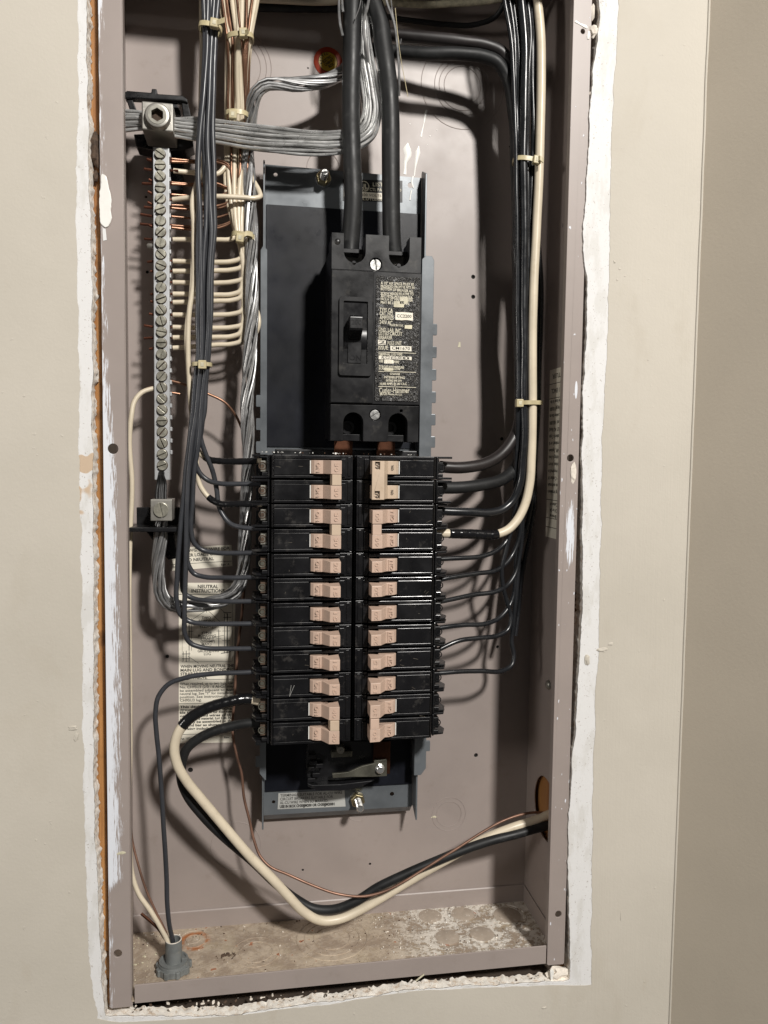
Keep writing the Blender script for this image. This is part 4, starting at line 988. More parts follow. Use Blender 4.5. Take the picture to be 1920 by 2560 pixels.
# black plastic bracket behind it
br = thing('bar_bracket', 'black plastic bracket framing the upper lug', 'bracket', (40, 88, 650))
def bar3(pts, y0, y1, name='frame', m='black_plastic', parent=br, bev=.8):
    part(name, MB().prism([xz(u, v, y0) for u, v in pts], y0, y1, 'y'), m, parent, bevel=bev)
bar3([(311, 230), (318, 226), (378, 231), (379, 221), (392, 222), (392, 234), (455, 238), (466, 245), (470, 257), (455, 252), (330, 245), (312, 246)], 48, 56)
bar3([(312, 238), (328, 240), (342, 276), (325, 277)], 50, 60); bar3([(452, 246), (468, 246), (478, 292), (458, 292)], 50, 60)
bar3([(375, 252), (440, 255), (452, 280), (452, 292), (375, 270)], 62, 66)
bar3([(334, 335), (480, 330), (484, 366), (462, 374), (400, 379), (340, 366)], 62, 80)
mb = MB(); mb.box(27, 50, 80, 90.3, 640, 690); part('standoff', mb, 'black_plastic', br)
# lower lug and bracket
lug2 = thing('ground_lug', 'small square lug with one slotted screw at the foot of the neutral bar', 'cable lug', (37, 50, 370))
mb = MB(); mb.box(29.3, 45.5, 28, 52, 370.2, 387); part('lug_block', mb, 'lug_metal', lug2, bevel=.5)
slotted('screw', Vector((37.3, 27.4, 378.9)), 5.7, 'screw_metal', lug2, math.radians(78), h=.9, sl=.22)
br2 = thing('bar_bracket', 'black plastic bracket with a shelf under the lower lug', 'bracket', (40, 88, 360))
mb = MB(); a = P(342, 1268, 66); b = P(488, 1312, 66); mb.box(a.x, b.x, 64, 68, b.z, a.z); part('back_plate', mb, 'black_plastic', br2, bevel=.5)
zs = P(400, 1330, 30).z
mb = MB(); mb.prism([(P(322, 1320, 30).x, 30), (P(452, 1320, 30).x, 30), (P(490, 1312, 66).x, 66), (P(345, 1312, 66).x, 66)], zs, zs + 3.6); part('shelf', mb, 'black_plastic', br2, bevel=.6)
mb = MB(); mb.prism([(30, zs - .1), (64, zs - .1), (86, zs - 18), (86, zs - 12), (70, zs - .1)], 26, 52, 'x'); part('web', mb, 'black_plastic', br2, bevel=.4)
bar3([(370, 1335), (432, 1335), (446, 1395), (420, 1400), (395, 1370)], 70, 76, 'web', parent=br2)

# ------------------------------------------------------------------ wires
def pts_of(pl): return [q_ if isinstance(q_, Vector) else P(*q_) for q_ in pl]
def wob(sp, amp, seed):
    out = []
    for i, p in enumerate(sp):
        k = amp * min(1, i / 4, (len(sp) - 1 - i) / 4)
        out.append(p + Vector((noise.noise(Vector((p.x * .03, p.z * .03, seed))), noise.noise(Vector((p.x * .03, p.z * .03, seed + 9))) , noise.noise(Vector((p.z * .03, p.x * .03, seed + 19))))) * k)
    return out
_seed = [0]
def wire(name, label, pl, r, m, cat='wire', group=None, n=10, amp=.95, parent=None, per=7):
    _seed[0] += 1.7
    sp = wob(spline(pts_of(pl), per), amp, _seed[0])
    o = part(name, MB().tube(sp, r, n), m, parent, smooth=True, ang=50)
    if parent is None: tag(o, label, cat, group)
    o_sp[o.name] = sp
    return o
o_sp = {}
def tape(w_, p0, p1, r, name='tape_wrap', m='tape'):
    """sleeve over the stretch of wire nearest the two pixel points"""
    sp = o_sp[w_.name]; a = P(*p0); b = P(*p1)
    ia = min(range(len(sp)), key=lambda i: (sp[i] - a).length); ib = min(range(len(sp)), key=lambda i: (sp[i] - b).length)
    if ia > ib: ia, ib = ib, ia
    seg = sp[ia:ib + 1]; fine = []
    for i in range(len(seg) - 1):
        for k in range(4): fine.append(seg[i].lerp(seg[i + 1], k / 4))
    fine.append(seg[-1]); rr = [r + .22 * ((i * 0.145) % 1.0) for i in range(len(fine))]
    return part(name, MB().tube(fine, r, 12, rr), m, w_, smooth=True, ang=60)

def track(vs, us, ys):           # u(v), y(v) tables -> points
    return [(u, v, y) for v, u, y in zip(vs, us, ys)]
# --- left grey bundle
VS = [-120, 0, 60, 108, 217, 325, 434, 500, 572, 645, 717, 789, 898, 952, 1030]
UL = [500, 503, 505, 506, 501, 490, 484, 486, 487, 487, 488, 488, 488, 482, 476]
UR = [556, 551, 546, 544, 541, 541, 548, 548, 549, 540, 535, 533, 526, 521, 516]
def bundle(f, dy, y0=26, wv=0, ph=0):
    out = []
    for i, (v, a, b) in enumerate(zip(VS, UL, UR)):
        ff = f + wv * math.sin(v * .006 + ph); out.append((a + 6 + (b - a - 12) * min(1, max(0, ff)), v, y0 + dy))
    return out
gl = 'grey branch wires in the left bundle'
GW = 1.95
def grey(label, f, dy, tail, wv=.12, ph=0, m='grey_wire', r=GW, name='branch_wire'):
    return wire(name, label, bundle(f, dy, wv=wv, ph=ph) + tail, r, m, group=gl, amp=.5)
T = 24
grey('grey wire ending at the second pole of the top left breaker', .85, 3.2, [(497, 1110, 30), (488, 1150, 32), (500, 1183, 34), (522, 1202, 34), (550, 1209, 31), (600, 1210, 27), (652, 1210, 25)], ph=1)
grey('grey wire curving down to the fourth pole of the left column', .98, .5, [(500, 1085, 28), (514, 1135, 30), (530, 1175, 33), (540, 1219, 36), (550, 1273, 36), (577, 1309, 33), (615, 1320, 28), (655, 1322, 25)], ph=2)
grey('grey wire ending at the 20 amp single breaker on the left', .70, -.6, [(496, 1110, 26), (486, 1170, 27), (481, 1261, 28), (477, 1325, 30), (487, 1360, 32), (507, 1375, 33), (538, 1381, 32), (592, 1382, 28), (640, 1382, 25)], ph=3)
grey('grey wire ending at the uppermost 15 amp breaker on the left', .50, .2, [(489, 1110, 27), (480, 1170, 29), (474, 1261, 31), (470, 1350, 33), (471, 1412, 33), (486, 1434, 34), (510, 1442, 33), (562, 1444, 29), (640, 1443, 25)], ph=.2)
grey('grey wire ending at the second 15 amp breaker on the left', .38, 3.4, [(482, 1110, 29), (472, 1170, 30), (464, 1261, 32), (457, 1381, 35), (455, 1445, 35), (462, 1484, 36), (483, 1496, 35), (519, 1501, 32), (577, 1504, 28), (640, 1503, 25)], ph=4)
g8 = grey('grey wire swinging furthest left, ending at the third 15 amp breaker on the left', .03, .3, [(473, 1110, 26), (465, 1170, 26), (457, 1261, 26), (449, 1340, 26), (442, 1442, 27), (441, 1502, 28), (450, 1535, 30), (471, 1552, 31), (507, 1559, 30), (562, 1560, 27), (640, 1559, 25)], wv=.05, ph=5)
grey('grey wire hanging lowest, ending at the fourth 15 amp breaker on the left', .22, -1.2, [(478, 1110, 24), (472, 1170, 24), (468, 1261, 24), (465, 1382, 24), (463, 1472, 25), (461, 1547, 26), (463, 1586, 28), (476, 1608, 30), (503, 1618, 30), (562, 1622, 28), (640, 1621, 25)], ph=2.4)
wa = wire('branch_wire', 'white wire with black tape ending at the topmost left breaker', bundle(.55, 5.5) + [(488, 1090, 33), (498, 1130, 34), (519, 1148, 34), (550, 1153, 31), (592, 1154, 27), (655, 1152, 25)], 2.2, 'cream_wire')
tape(wa, (512, 1145, 34), (645, 1152, 25), 2.55)
wb = wire('branch_wire', 'white wire wrapped in black tape before the third pole of the left column', [(530, -100, 34), (528, 60, 33), (524, 217, 32), (500, 434, 33)] + [(481, 500, 32), (484, 572, 33), (483, 700, 32), (474, 789, 32), (470, 898, 32), (474, 960, 33), (481, 1040, 34), (488, 1100, 34), (491, 1170, 35), (498, 1210, 36), (521, 1241, 36), (545, 1256, 33), (592, 1260, 28), (655, 1261, 25)], 2.0, 'cream_wire')
tape(wb, (524, 1243, 36), (645, 1261, 25), 2.5)
wire('branch_wire', 'thin white wire showing along the left side of the grey bundle', [(500, -100, 36), (505, 60, 36), (500, 300, 36), (492, 480, 35), (484, 572, 35), (480, 700, 33), (468, 830, 33), (468, 900, 34), (474, 970, 36), (484, 1060, 37), (490, 1110, 38)], 1.9, 'cream_wire')

# --- right bundle
gr_ = 'black branch wires in the right bundle'
RV = [-120, 0, 93, 186, 371, 557, 742, 900, 1021]
def rw_(label, us, dy, tail, r=2.0, m='black_wire', y0=37):
    return wire('branch_wire', label, track(RV, [us[0] - 12] + us, [y0 + dy + 5] + [y0 + dy] * 8) + tail, r, m, group=gr_, amp=.6)
rw_('glossy black medium wire curving into the third pole of the right column', [1303, 1312, 1312, 1308, 1310, 1309, 1309, 1309], -3, [(1311, 1085, 34), (1308, 1148, 35), (1300, 1211, 36), (1281, 1252, 36), (1256, 1273, 34), (1227, 1281, 31), (1177, 1281, 27), (1096, 1277, 25)], 3.6)
rw_('black wire ending at the uppermost 20 amp breaker on the right', [1261, 1277, 1283, 1289, 1292, 1293, 1295, 1294], -3.5, [(1293, 1100, 37), (1289, 1200, 41), (1285, 1280, 43), (1278, 1322, 43), (1265, 1354, 41), (1240, 1377, 37), (1208, 1389, 33), (1161, 1395, 28), (1088, 1398, 25)])
rw_('black wire ending at the second 20 amp breaker on the right', [1282, 1293, 1296, 1298, 1301, 1302, 1300, 1298], 1.5, [(1300, 1150, 44), (1300, 1270, 48), (1296, 1350, 48), (1279, 1390, 46), (1265, 1408, 43), (1240, 1426, 39), (1192, 1434, 33), (1145, 1441, 28), (1088, 1452, 25)])
rw_('black wire ending at the third 20 amp breaker on the right', [1318, 1326, 1322, 1318, 1320, 1319, 1318, 1315], -1, [(1312, 1150, 46), (1308, 1280, 50), (1300, 1380, 50), (1286, 1440, 48), (1270, 1462, 45), (1245, 1477, 40), (1180, 1488, 34), (1130, 1498, 29), (1088, 1507, 25)])
rw_('black wire ending at the lowest 20 amp breaker on the right', [1295, 1303, 1305, 1302, 1296, 1297, 1298, 1304], 5, [(1308, 1150, 50), (1303, 1300, 54), (1290, 1400, 52), (1287, 1440, 50), (1284, 1485, 48), (1273, 1515, 45), (1250, 1543, 41), (1220, 1558, 36), (1160, 1563, 29), (1088, 1571, 25)])
rw_('black wire bowing left then right, ending at the upper 15 amp breaker on the right', [1329, 1336, 1336, 1332, 1325, 1324, 1310, 1304], 2, [(1300, 1150, 42), (1290, 1260, 42), (1279, 1322, 41), (1265, 1375, 40), (1254, 1425, 40), (1257, 1465, 42), (1268, 1510, 44), (1277, 1548, 43), (1270, 1573, 41), (1248, 1588, 38), (1200, 1595, 32), (1150, 1601, 28), (1088, 1628, 25)])
rw_('black wire right of the cream one, ending at the lower right 15 amp breaker', [1322, 1330, 1331, 1336, 1343, 1354, 1350, 1346], 1.5, [(1340, 1120, 46), (1331, 1230, 50), (1316, 1320, 52), (1303, 1363, 52), (1294, 1431, 50), (1289, 1499, 48), (1282, 1566, 46), (1279, 1605, 45), (1285, 1640, 44), (1280, 1662, 42), (1262, 1674, 39), (1200, 1677, 32), (1140, 1680, 27), (1088, 1683, 25)])
wire('branch_wire', 'spare black wire standing at the right edge of the right bundle', track(RV, [1318, 1334, 1344, 1345, 1343, 1336, 1342, 1343, 1340], [46] * 9) + [(1338, 1150, 50), (1334, 1280, 54), (1318, 1370, 56), (1305, 1440, 56), (1296, 1530, 54), (1288, 1590, 50)], 2.0, 'black_wire', group=gr_)
wire('branch_wire', 'spare black wire at the left edge of the right bundle', track(RV[:-2], [1240, 1272, 1286, 1289, 1291, 1288, 1290], [36] * 7) + [(1292, 860, 38), (1293, 980, 42), (1290, 1120, 50), (1294, 1300, 56), (1300, 1420, 58), (1296, 1500, 55)], 1.9, 'black_wire', group=gr_)
wc = wire('branch_wire', 'thick cream wire curving out of the right bundle, black tape near its end', track([-120, 0, 93, 186, 371, 557, 742, 850, 990], [1325, 1343, 1352, 1353, 1350, 1342, 1333, 1331, 1331], [44, 36, 35, 34, 34, 34, 33, 33, 33]) + [(1330, 1085, 33), (1328, 1148, 33), (1324, 1211, 33), (1312, 1262, 33), (1291, 1302, 32), (1268, 1325, 31), (1244, 1335, 30), (1180, 1335, 27), (1088, 1333, 24)], 3.75, 'cream_wire', amp=.3)
tape(wc, (1246, 1335, 30), (1122, 1335, 25), 4.05)
wire('feeder_cable', 'thick black cable with a reddish flank, uppermost of the pair curving across the top right', [(905, 70, 62), (970, 84, 56), (1066, 95, 50), (1156, 103, 46), (1214, 112, 44), (1252, 130, 44), (1280, 175, 45), (1297, 260, 46), (1305, 400, 46), (1300, 700, 46), (1300, 900, 46), (1301, 1000, 46), (1290, 1082, 43), (1271, 1117, 39), (1246, 1142, 35), (1208, 1161, 30), (1161, 1169, 26), (1100, 1167, 24)], 4.9, 'red_black_jacket', 'cable', n=14)
wire('feeder_cable', 'thick matte black cable, lower of the pair curving across the top right', [(905, 122, 60), (970, 128, 54), (1066, 134, 46), (1156, 136, 42), (1206, 141, 41), (1243, 156, 41), (1268, 195, 43), (1282, 270, 46), (1292, 450, 50), (1296, 800, 52), (1304, 1000, 52), (1300, 1110, 50), (1288, 1168, 46), (1262, 1193, 40), (1208, 1211, 31), (1161, 1218, 26), (1100, 1219, 24)], 5.1, 'cable_jacket', 'cable', n=14)

# --- the two service conductors
wire('service_cable', 'left of the two very thick black cables entering the main breaker', [(884, -150, 44), (882, 0, 41), (880, 108, 39), (878, 217, 38), (877, 300, 38), (880, 400, 37), (883, 500, 37), (880, 560, 38), (876, 610, 39), (874, 640, 39)], 7.35, 'cable_jacket', 'cable', n=22, amp=.3)
wire('service_cable', 'right of the two very thick black cables entering the main breaker', [(905, -150, 52), (932, 0, 46), (950, 54, 43), (957, 108, 41), (972, 217, 39), (976, 300, 38), (977, 400, 37), (978, 500, 37), (980, 600, 38), (984, 640, 39)], 7.35, 'cable_jacket', 'cable', n=22, amp=.3)

# --- bare aluminium service neutral
random.seed(5)
alu = thing('bare_service_neutral', 'fanned bare aluminium strands running from the top lug and up between the thick cables', 'cable', (36, 45, 676))
top_ = [(306, 274), (355, 278), (433, 294), (480, 296), (540, 301), (650, 315), (760, 326), (830, 328), (872, 322), (898, 302), (905, 262), (900, 215), (893, 160), (897, 80), (905, 0), (905, -120)]
bot_ = [(306, 330), (355, 326), (433, 343), (480, 350), (540, 359), (650, 378), (760, 386), (840, 384), (900, 370), (938, 338), (952, 290), (948, 230), (935, 150), (926, 70), (918, 0), (915, -120)]
for k in range(17):
    t0 = (k + .5) / 17 + .02 * math.sin(k * 5.1); lay = k % 3
    pl = []
    for i, ((a, b), (c_, d_)) in enumerate(zip(top_, bot_)):
        t = t0 + (.085 * math.sin(i * .75 + k * 2.1) if 2 < i < 14 else 0); t = min(1, max(0, t))
        yy = 46 + (lay - 1) * 4.6 + 1.6 * math.sin(i * .7 + k * 1.7)
        if i > 12: yy += 6
        pl.append((a + (c_ - a) * t, b + (d_ - b) * t, yy))
    part('strand', MB().tube(wob(spline(pts_of(pl), 6), .8, k * 3.3), 1.2, 8), 'neutral_strand', alu, smooth=True)
for pl, r in (([(963, -60, 36), (966, 0, 34), (985, 55, 34), (994, 120, 33), (998, 190, 34), (998, 240, 38)], 1.0), ([(975, -60, 33), (980, 20, 33), (990, 70, 34), (1000, 110, 36), (1003, 98, 40)], .5),
              ([(855, -60, 40), (848, 0, 38), (848, 40, 36), (853, 75, 34), (857, 90, 34)], 1.1), ([(860, -60, 36), (855, 0, 35), (858, 30, 34)], .9),
              ([(928, -40, 36), (918, 20, 32), (908, 62, 31), (912, 100, 33), (922, 160, 40)], 1.15), ([(907, -30, 31), (898, 20, 30), (887, 48, 29)], .35)):
    part('strand', MB().tube(spline(pts_of(pl), 6), r, 7), 'aluminium', alu, smooth=True)
wire('loose_filament', 'hair-thin pale filament hanging beside the right thick cable', [(988, 20, 33), (996, 100, 34), (1004, 160, 35), (1012, 200, 35), (1020, 242, 34)], .28, 'nylon', 'filament', amp=.2, n=5)

# --- twisted bare ground conductor
rope = thing('bare_ground_cable', 'twisted bare aluminium cable looping down the left of the breakers to the lower lug', 'cable', (108, 50, 420))
rp = [(905, 20, 62), (890, 120, 60), (862, 178, 56), (835, 194, 52), (795, 205, 49), (740, 211, 48), (690, 209, 47), (660, 214, 46), (641, 232, 46), (630, 270, 50), (623, 330, 56), (620, 400, 56), (624, 470, 52), (628, 560, 47), (629, 680, 44), (630, 760, 43), (627, 850, 43), (622, 940, 43), (617, 1020, 42), (620, 1090, 42), (621, 1140, 43), (617, 1220, 44), (613, 1300, 45), (611, 1380, 46), (607, 1430, 47), (594, 1472, 47), (565, 1497, 47), (532, 1507, 46), (495, 1514, 45), (455, 1517, 44), (424, 1509, 43), (403, 1484, 42), (396, 1445, 42), (397, 1385, 42), (402, 1330, 41), (404, 1280, 40), (403, 1262, 40)]
sp = spline(pts_of(rp), 6)
Ls = [0]
for a, b in zip(sp[:-1], sp[1:]): Ls.append(Ls[-1] + (b - a).length)
dense = []; 
for i in range(len(sp) - 1):
    k = max(1, int((Ls[i + 1] - Ls[i]) / 2.2))
    for j in range(k): dense.append((sp[i].lerp(sp[i + 1], j / k), Ls[i] + (Ls[i + 1] - Ls[i]) * j / k))
TT = [(dense[min(i + 2, len(dense) - 1)][0] - dense[max(i - 2, 0)][0]).normalized() for i in range(len(dense))]
u_ = TT[0].orthogonal().normalized(); fr_ = []
for t in TT:
    u_ = (u_ - t * u_.dot(t)).normalized(); fr_.append((u_.copy(), t.cross(u_)))
def lay_at(L):
    return 4.2 + .8 * noise.noise(Vector((L * .01, 0, 3)))
for k in range(14):
    pts = []
    for (p, L), (a, b) in zip(dense, fr_):
        tight = 1.0
        ang = 2 * math.pi * (k / 13 + L / 165.0) + .16 * math.sin(L * .03 + k * 2.3)
        r = (lay_at(L) + .5 * math.sin(L * .025 + k * 2)) if k < 13 else 0
        pts.append(p + (a * math.cos(ang) + b * math.sin(ang)) * r)
    part('strand', MB().tube(pts[:: 2], .98, 7), 'aluminium', rope, smooth=True)

for k, (a, b_) in enumerate(((394, 391), (400, 398), (406, 406), (412, 413), (403, 402))):
    part('strand_end', MB().tube(spline(pts_of([(b_, 1258, 38), (b_, 1235, 40), (a + 1, 1205, 43), ((a + 403) / 2, 1188, 42 - (k % 2)), ((a + 403) / 2 + 1, 1180, 44)]), 5), 1.15, 8), 'dark_strand', rope, smooth=True)
# --- whites and bare coppers of the neutral bundle
random.seed(9)
BV = [-120, 0, 60, 92, 140, 200, 262, 320, 370, 434, 485, 540, 592]
def nb(us, dy=0):
    ys = [46, 41, 38, 37, 41, 47, 52, 57, 58, 55, 53, 51, 49]
    return [(u, v, y + dy) for u, v, y in zip(us, BV, ys)]
tr = [
 [545, 553, 560, 569, 568, 567, 567, 567, 566, 560, 563, 575, 590],
 [574, 581, 588, 592, 592, 592, 592, 586, 574, 572, 576, 584, 594],
 [603, 606, 605, 603, 600, 602, 604, 604, 602, 602, 599, 598, 600],
 [652, 642, 631, 625, 616, 612, 610, 611, 612, 613, 611, 607, 607],
 [590, 594, 598, 598, 596, 596, 598, 594, 590, 588, 588, 590, 597],
 [625, 622, 616, 610, 606, 606, 607, 606, 606, 606, 605, 602, 604]]
ct = [
 [550, 558, 567, 572, 574, 575, 575, 579, 582, 583, 586, 592, 598],
 [562, 567, 575, 580, 582, 583, 585, 588, 589, 592, 592, 594, 599],
 [588, 591, 597, 601, 606, 609, 611, 608, 600, 598, 596, 598, 600],
 [612, 616, 615, 615, 612, 612, 616, 618, 620, 622, 622, 618, 612],
 [648, 634, 626, 622, 620, 619, 618, 622, 626, 628, 626, 620, 614],
 [556, 563, 571, 576, 578, 579, 580, 584, 586, 588, 590, 594, 598]]
ngr = 'white neutral wires landing on the bar'; cgr = 'bare copper wires landing on the bar'
def stub(w_, v, ln, m='shaded_copper', r=1.0):
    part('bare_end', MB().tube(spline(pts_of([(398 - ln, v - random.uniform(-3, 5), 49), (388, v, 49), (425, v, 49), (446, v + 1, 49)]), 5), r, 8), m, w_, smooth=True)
rows = [(599, 599, 3), (653, 655, 2), (678, 677, 5), (706, 707, 0), (735, 737, 4), (714 + 42, 753, 1), (787, 787, 5), (818, 820, 3), (844, 842, 2), (870, 862, 3)]
ordw = ['first', 'second', 'third', 'fourth', 'fifth', 'sixth', 'seventh', 'eighth', 'ninth', 'lowest']
for k, (v0, v1, ti) in enumerate(rows):
    ut = tr[ti]; low = v1 > 640
    head = [(u + ((k * 37) % 7 - 3) * 1.1, v, y) for u, v, y in nb(ut, dy=(k % 4) * 1.6 - 1)]
    uc = 604 + (k % 4) * 2.0
    if low: head += [(uc + 1, 640, 49), ] if v1 > 700 else []
    if v1 > 800: head += [(uc + 4, 720, 50)]
    body = [(uc + 2 if low else 600, v1 - 30, 50), (uc - 4 if low else 592, v1 - 10, 50), (580, v1 - 2, 50), (545, v1, 50), (490, (v0 + v1) / 2, 50), (432, v0, 49)]
    w_ = wire('neutral_wire', f'white wire crossing to the neutral bar, {ordw[k]} of the stack below the loose-ended one', head + body, 1.95, 'cream_wire', group=ngr, amp=.4)
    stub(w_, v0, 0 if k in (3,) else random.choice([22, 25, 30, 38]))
w_ = wire('neutral_wire', 'white wire folded sharply back over the bundle near the upper left of the pan', [(640, -100, 52), (634, 30, 44), (626, 100, 43), (618, 200, 53), (618, 330, 61), (622, 395, 60), (626, 430, 57), (632, 448, 54), (650, 484, 48), (651, 491, 46), (645, 494, 45), (600, 493, 43), (550, 491, 42), (500, 492, 44), (432, 499, 49)], 2.0, 'cream_wire', amp=.1)
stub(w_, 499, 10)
w_ = wire('neutral_wire', 'uppermost white wire on the neutral bar, just under the big lug', nb(tr[0], 2)[:9] + [(560, 420, 56), (545, 434, 55), (510, 433, 54), (482, 431, 53), (433, 427, 50)], 2.0, 'cream_wire', amp=.3)
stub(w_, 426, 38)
wire('neutral_wire', 'white wire bulging out right of the twisted ground cable', [(607, 592, 47), (612, 660, 50), (622, 720, 53), (634, 758, 52), (646, 790, 49), (647, 812, 48), (638, 835, 50), (622, 850, 53), (600, 858, 55)], 1.9, 'cream_wire', amp=.2)
for k, (v, ti) in enumerate(((397, 0), (404, 5), (456, 1), (460, 2), (486, 5), (513, 2), (520, 3), (541, 3), (563, 4), (569, 4))):
    w_ = wire('bare_ground_wire', f'bare copper wire, {("topmost", "second", "third", "fourth", "fifth", "sixth", "seventh", "eighth", "ninth", "lowest")[k]} of those crossing behind the grey bundle to the bar', [(u + ((k * 29) % 9 - 4) * .9, v_, y) for u, v_, y in nb(ct[ti], dy=(-2.4, 4.2, 2.2)[k % 3])][:10] + [(ct[ti][10] - 4, 470 if v < 520 else 500, 54), (570, v - 6 if v > 480 else v + 12, 55), (545, v + 2, 55), (500, v + 4, 54), (440, v + 1, 50), (428, v, 49)], 1.05, 'copper', group=cgr, amp=.8, n=8)
    part('bare_end', MB().tube(spline(pts_of([(350 + random.uniform(0, 25), v - random.uniform(0, 8), 49), (385, v, 49), (430, v, 49)]), 4), 1.05, 8), 'shaded_copper', w_, smooth=True)
w_ = wire('bare_ground_wire', 'single bare copper wire arching from the bar across to the twisted ground cable', [(388, 946, 49), (424, 951, 50), (468, 963, 50), (522, 985, 50), (562, 1006, 51), (590, 1040, 54), (606, 1075, 58)], 1.1, 'copper', n=8, amp=.3)
w_ = wire('bare_ground_wire', 'short copper stub sticking out right of the neutral bar', [(400, 980, 49), (425, 981, 49), (450, 985, 50)], 1.0, 'copper', n=8, amp=.1)
for v in (532, 628, 694, 840):
    pass
part('plug_screw', MB().lathe(P(385, 616, 49), (-1, 0, 0), [(2.4, -3), (2.4, 4), (1.6, 5.2)], 10), 'lug_metal', bar, smooth=True)

# --- wires of the bottom left connector and the big loop at the bottom
wl = wire('neutral_wire', 'cream wire hugging the left edge of the box down to the grey connector', [(400, 968, 49), (381, 972, 48), (355, 981, 46), (336, 1003, 44), (328, 1040, 42), (324, 1100, 42), (330, 1201, 44), (326, 1321, 44), (323, 1412, 44), (324, 1623, 42), (325, 1881, 42), (323, 2047, 42), (325, 2120, 41), (331, 2190, 39), (345, 2232, 37), (374, 2274, 35), (403, 2323, 33), (420, 2358, 32), (424, 2385, 32)], 2.0, 'cream_wire', amp=.3)
wire('bare_ground_wire', 'dull copper wire running behind the cream one at the left edge', [(398, 965, 51), (376, 968, 52), (350, 982, 52), (333, 1010, 50), (326, 1060, 48), (323, 1160, 50), (327, 1300, 52), (324, 1600, 50), (324, 1900, 50), (325, 2050, 48), (331, 2105, 46), (342, 2150, 43), (361, 2213, 39), (390, 2281, 35), (418, 2340, 33), (426, 2380, 32)], .95, 'old_copper', amp=.3, n=8)
wire('loose_copper_end', 'cut copper stub poking up left of the grey connector', [(353, 2284, 40), (370, 2300, 38), (395, 2322, 35), (416, 2352, 33)], 1.2, 'bus_copper', 'wire end', n=7)
wire('branch_wire', 'charcoal wire dropping from the left column to the grey connector', [(650, 1679, 25), (600, 1681, 26), (532, 1684, 29), (465, 1694, 30), (419, 1712, 30), (396, 1742, 29), (389, 1782, 28), (391, 1832, 28), (397, 1888, 28), (402, 1948, 28), (407, 2031, 28), (412, 2114, 28), (416, 2200, 28), (418, 2260, 28), (424, 2319, 30), (432, 2355, 32), (434, 2385, 32)], 1.95, 'grey_wire', amp=.3)
w1 = wire('range_wire', 'thick cream wire looping from the left column across the bottom to the right wall hole', [(648, 1752, 24), (618, 1747, 23), (565, 1756, 21), (508, 1775, 19), (470, 1799, 18), (446, 1832, 18), (436, 1868, 19), (442, 1908, 21), (465, 1950, 24), (498, 1991, 27), (532, 2031, 29), (581, 2090, 31), (631, 2147, 32), (681, 2197, 33), (722, 2241, 35), (762, 2281, 37), (804, 2302, 39), (848, 2298, 41), (896, 2277, 43), (945, 2249, 44), (1017, 2206, 44), (1113, 2151, 43), (1210, 2098, 42), (1282, 2068, 41), (1330, 2053, 42), (1374, 2036, 43), (1400, 2027, 44), (1420, 2020, 44)], 3.9, 'cream_wire', 'cable', n=14, amp=.3)
tape(w1, (627, 1747, 23), (458, 1815, 18), 4.25)
wire('range_wire', 'thick black wire paired with the thick cream one round the bottom loop', [(650, 1808, 25), (620, 1808, 26), (581, 1815, 28), (532, 1829, 30), (492, 1850, 31), (466, 1874, 32), (455, 1905, 33), (453, 1945, 34), (467, 1985, 36), (510, 2042, 38), (565, 2096, 40), (628, 2150, 42), (688, 2207, 43), (741, 2249, 43), (783, 2271, 42), (832, 2274, 40), (890, 2253, 37), (945, 2218, 36), (1007, 2188, 36), (1089, 2153, 36), (1162, 2124, 36), (1234, 2100, 36), (1306, 2081, 37), (1350, 2069, 38), (1376, 2062, 39), (1400, 2055, 40), (1420, 2050, 40)], 3.9, 'cable_jacket', 'cable', n=14, amp=.3)
wire('bare_ground_wire', 'long bare copper wire hanging behind the breakers and swinging across the bottom', [(622, 1330, 56), (612, 1450, 60), (603, 1550, 64), (595, 1616, 64), (590, 1683, 63), (586, 1749, 61), (581, 1822, 58), (583, 1842, 57), (593, 1892, 55), (603, 1931, 54), (610, 1994, 52), (623, 2048, 50), (635, 2101, 48), (649, 2138, 45), (671, 2163, 42), (720, 2186, 38), (783, 2214, 33), (848, 2236, 29), (911, 2241, 28), (962, 2228, 28), (1017, 2200, 29), (1070, 2167, 31), (1138, 2124, 33), (1210, 2078, 36), (1258, 2052, 38), (1306, 2036, 40), (1340, 2031, 43), (1370, 2033, 45), (1400, 2036, 46)], 1.15, 'old_copper', n=8, amp=.3)
# --- sheathed cables and one painted shadow arc crossing behind at the very top
wire('cable_and_shadow', 'cream cable crossing behind the bundles at the very top left', [(560, -10, 70), (660, 0, 72), (760, 4, 74), (850, 4, 76), (900, -8, 78)], 2.6, 'cream_wire', 'cable', n=12)
wire('cable_and_shadow', 'black cable lying under the cream one at the very top', [(540, 16, 80), (660, 17, 80), (760, 20, 82), (860, 18, 84), (900, 12, 85)], 3.6, 'cable_jacket', 'cable', n=12)
wire('cable_and_shadow', 'tan cable bending away behind the thick cables at the very top right', [(930, 2, 76), (1000, 8, 76), (1090, 10, 74), (1180, 6, 70), (1260, -4, 62), (1330, -30, 55)], 2.8, 'worn_patch', 'cable', n=12)
wire('cable_and_shadow', 'dark sagging tube, a painted thin shadow under the tan cable at the top right', [(960, 40, 82), (1040, 52, 82), (1120, 62, 80), (1190, 62, 76), (1240, 40, 70), (1262, 0, 62), (1268, -60, 58)], 2.2, 'cable_jacket', 'cable', n=12)  # dark tube standing in for a thin cast shadow on the back

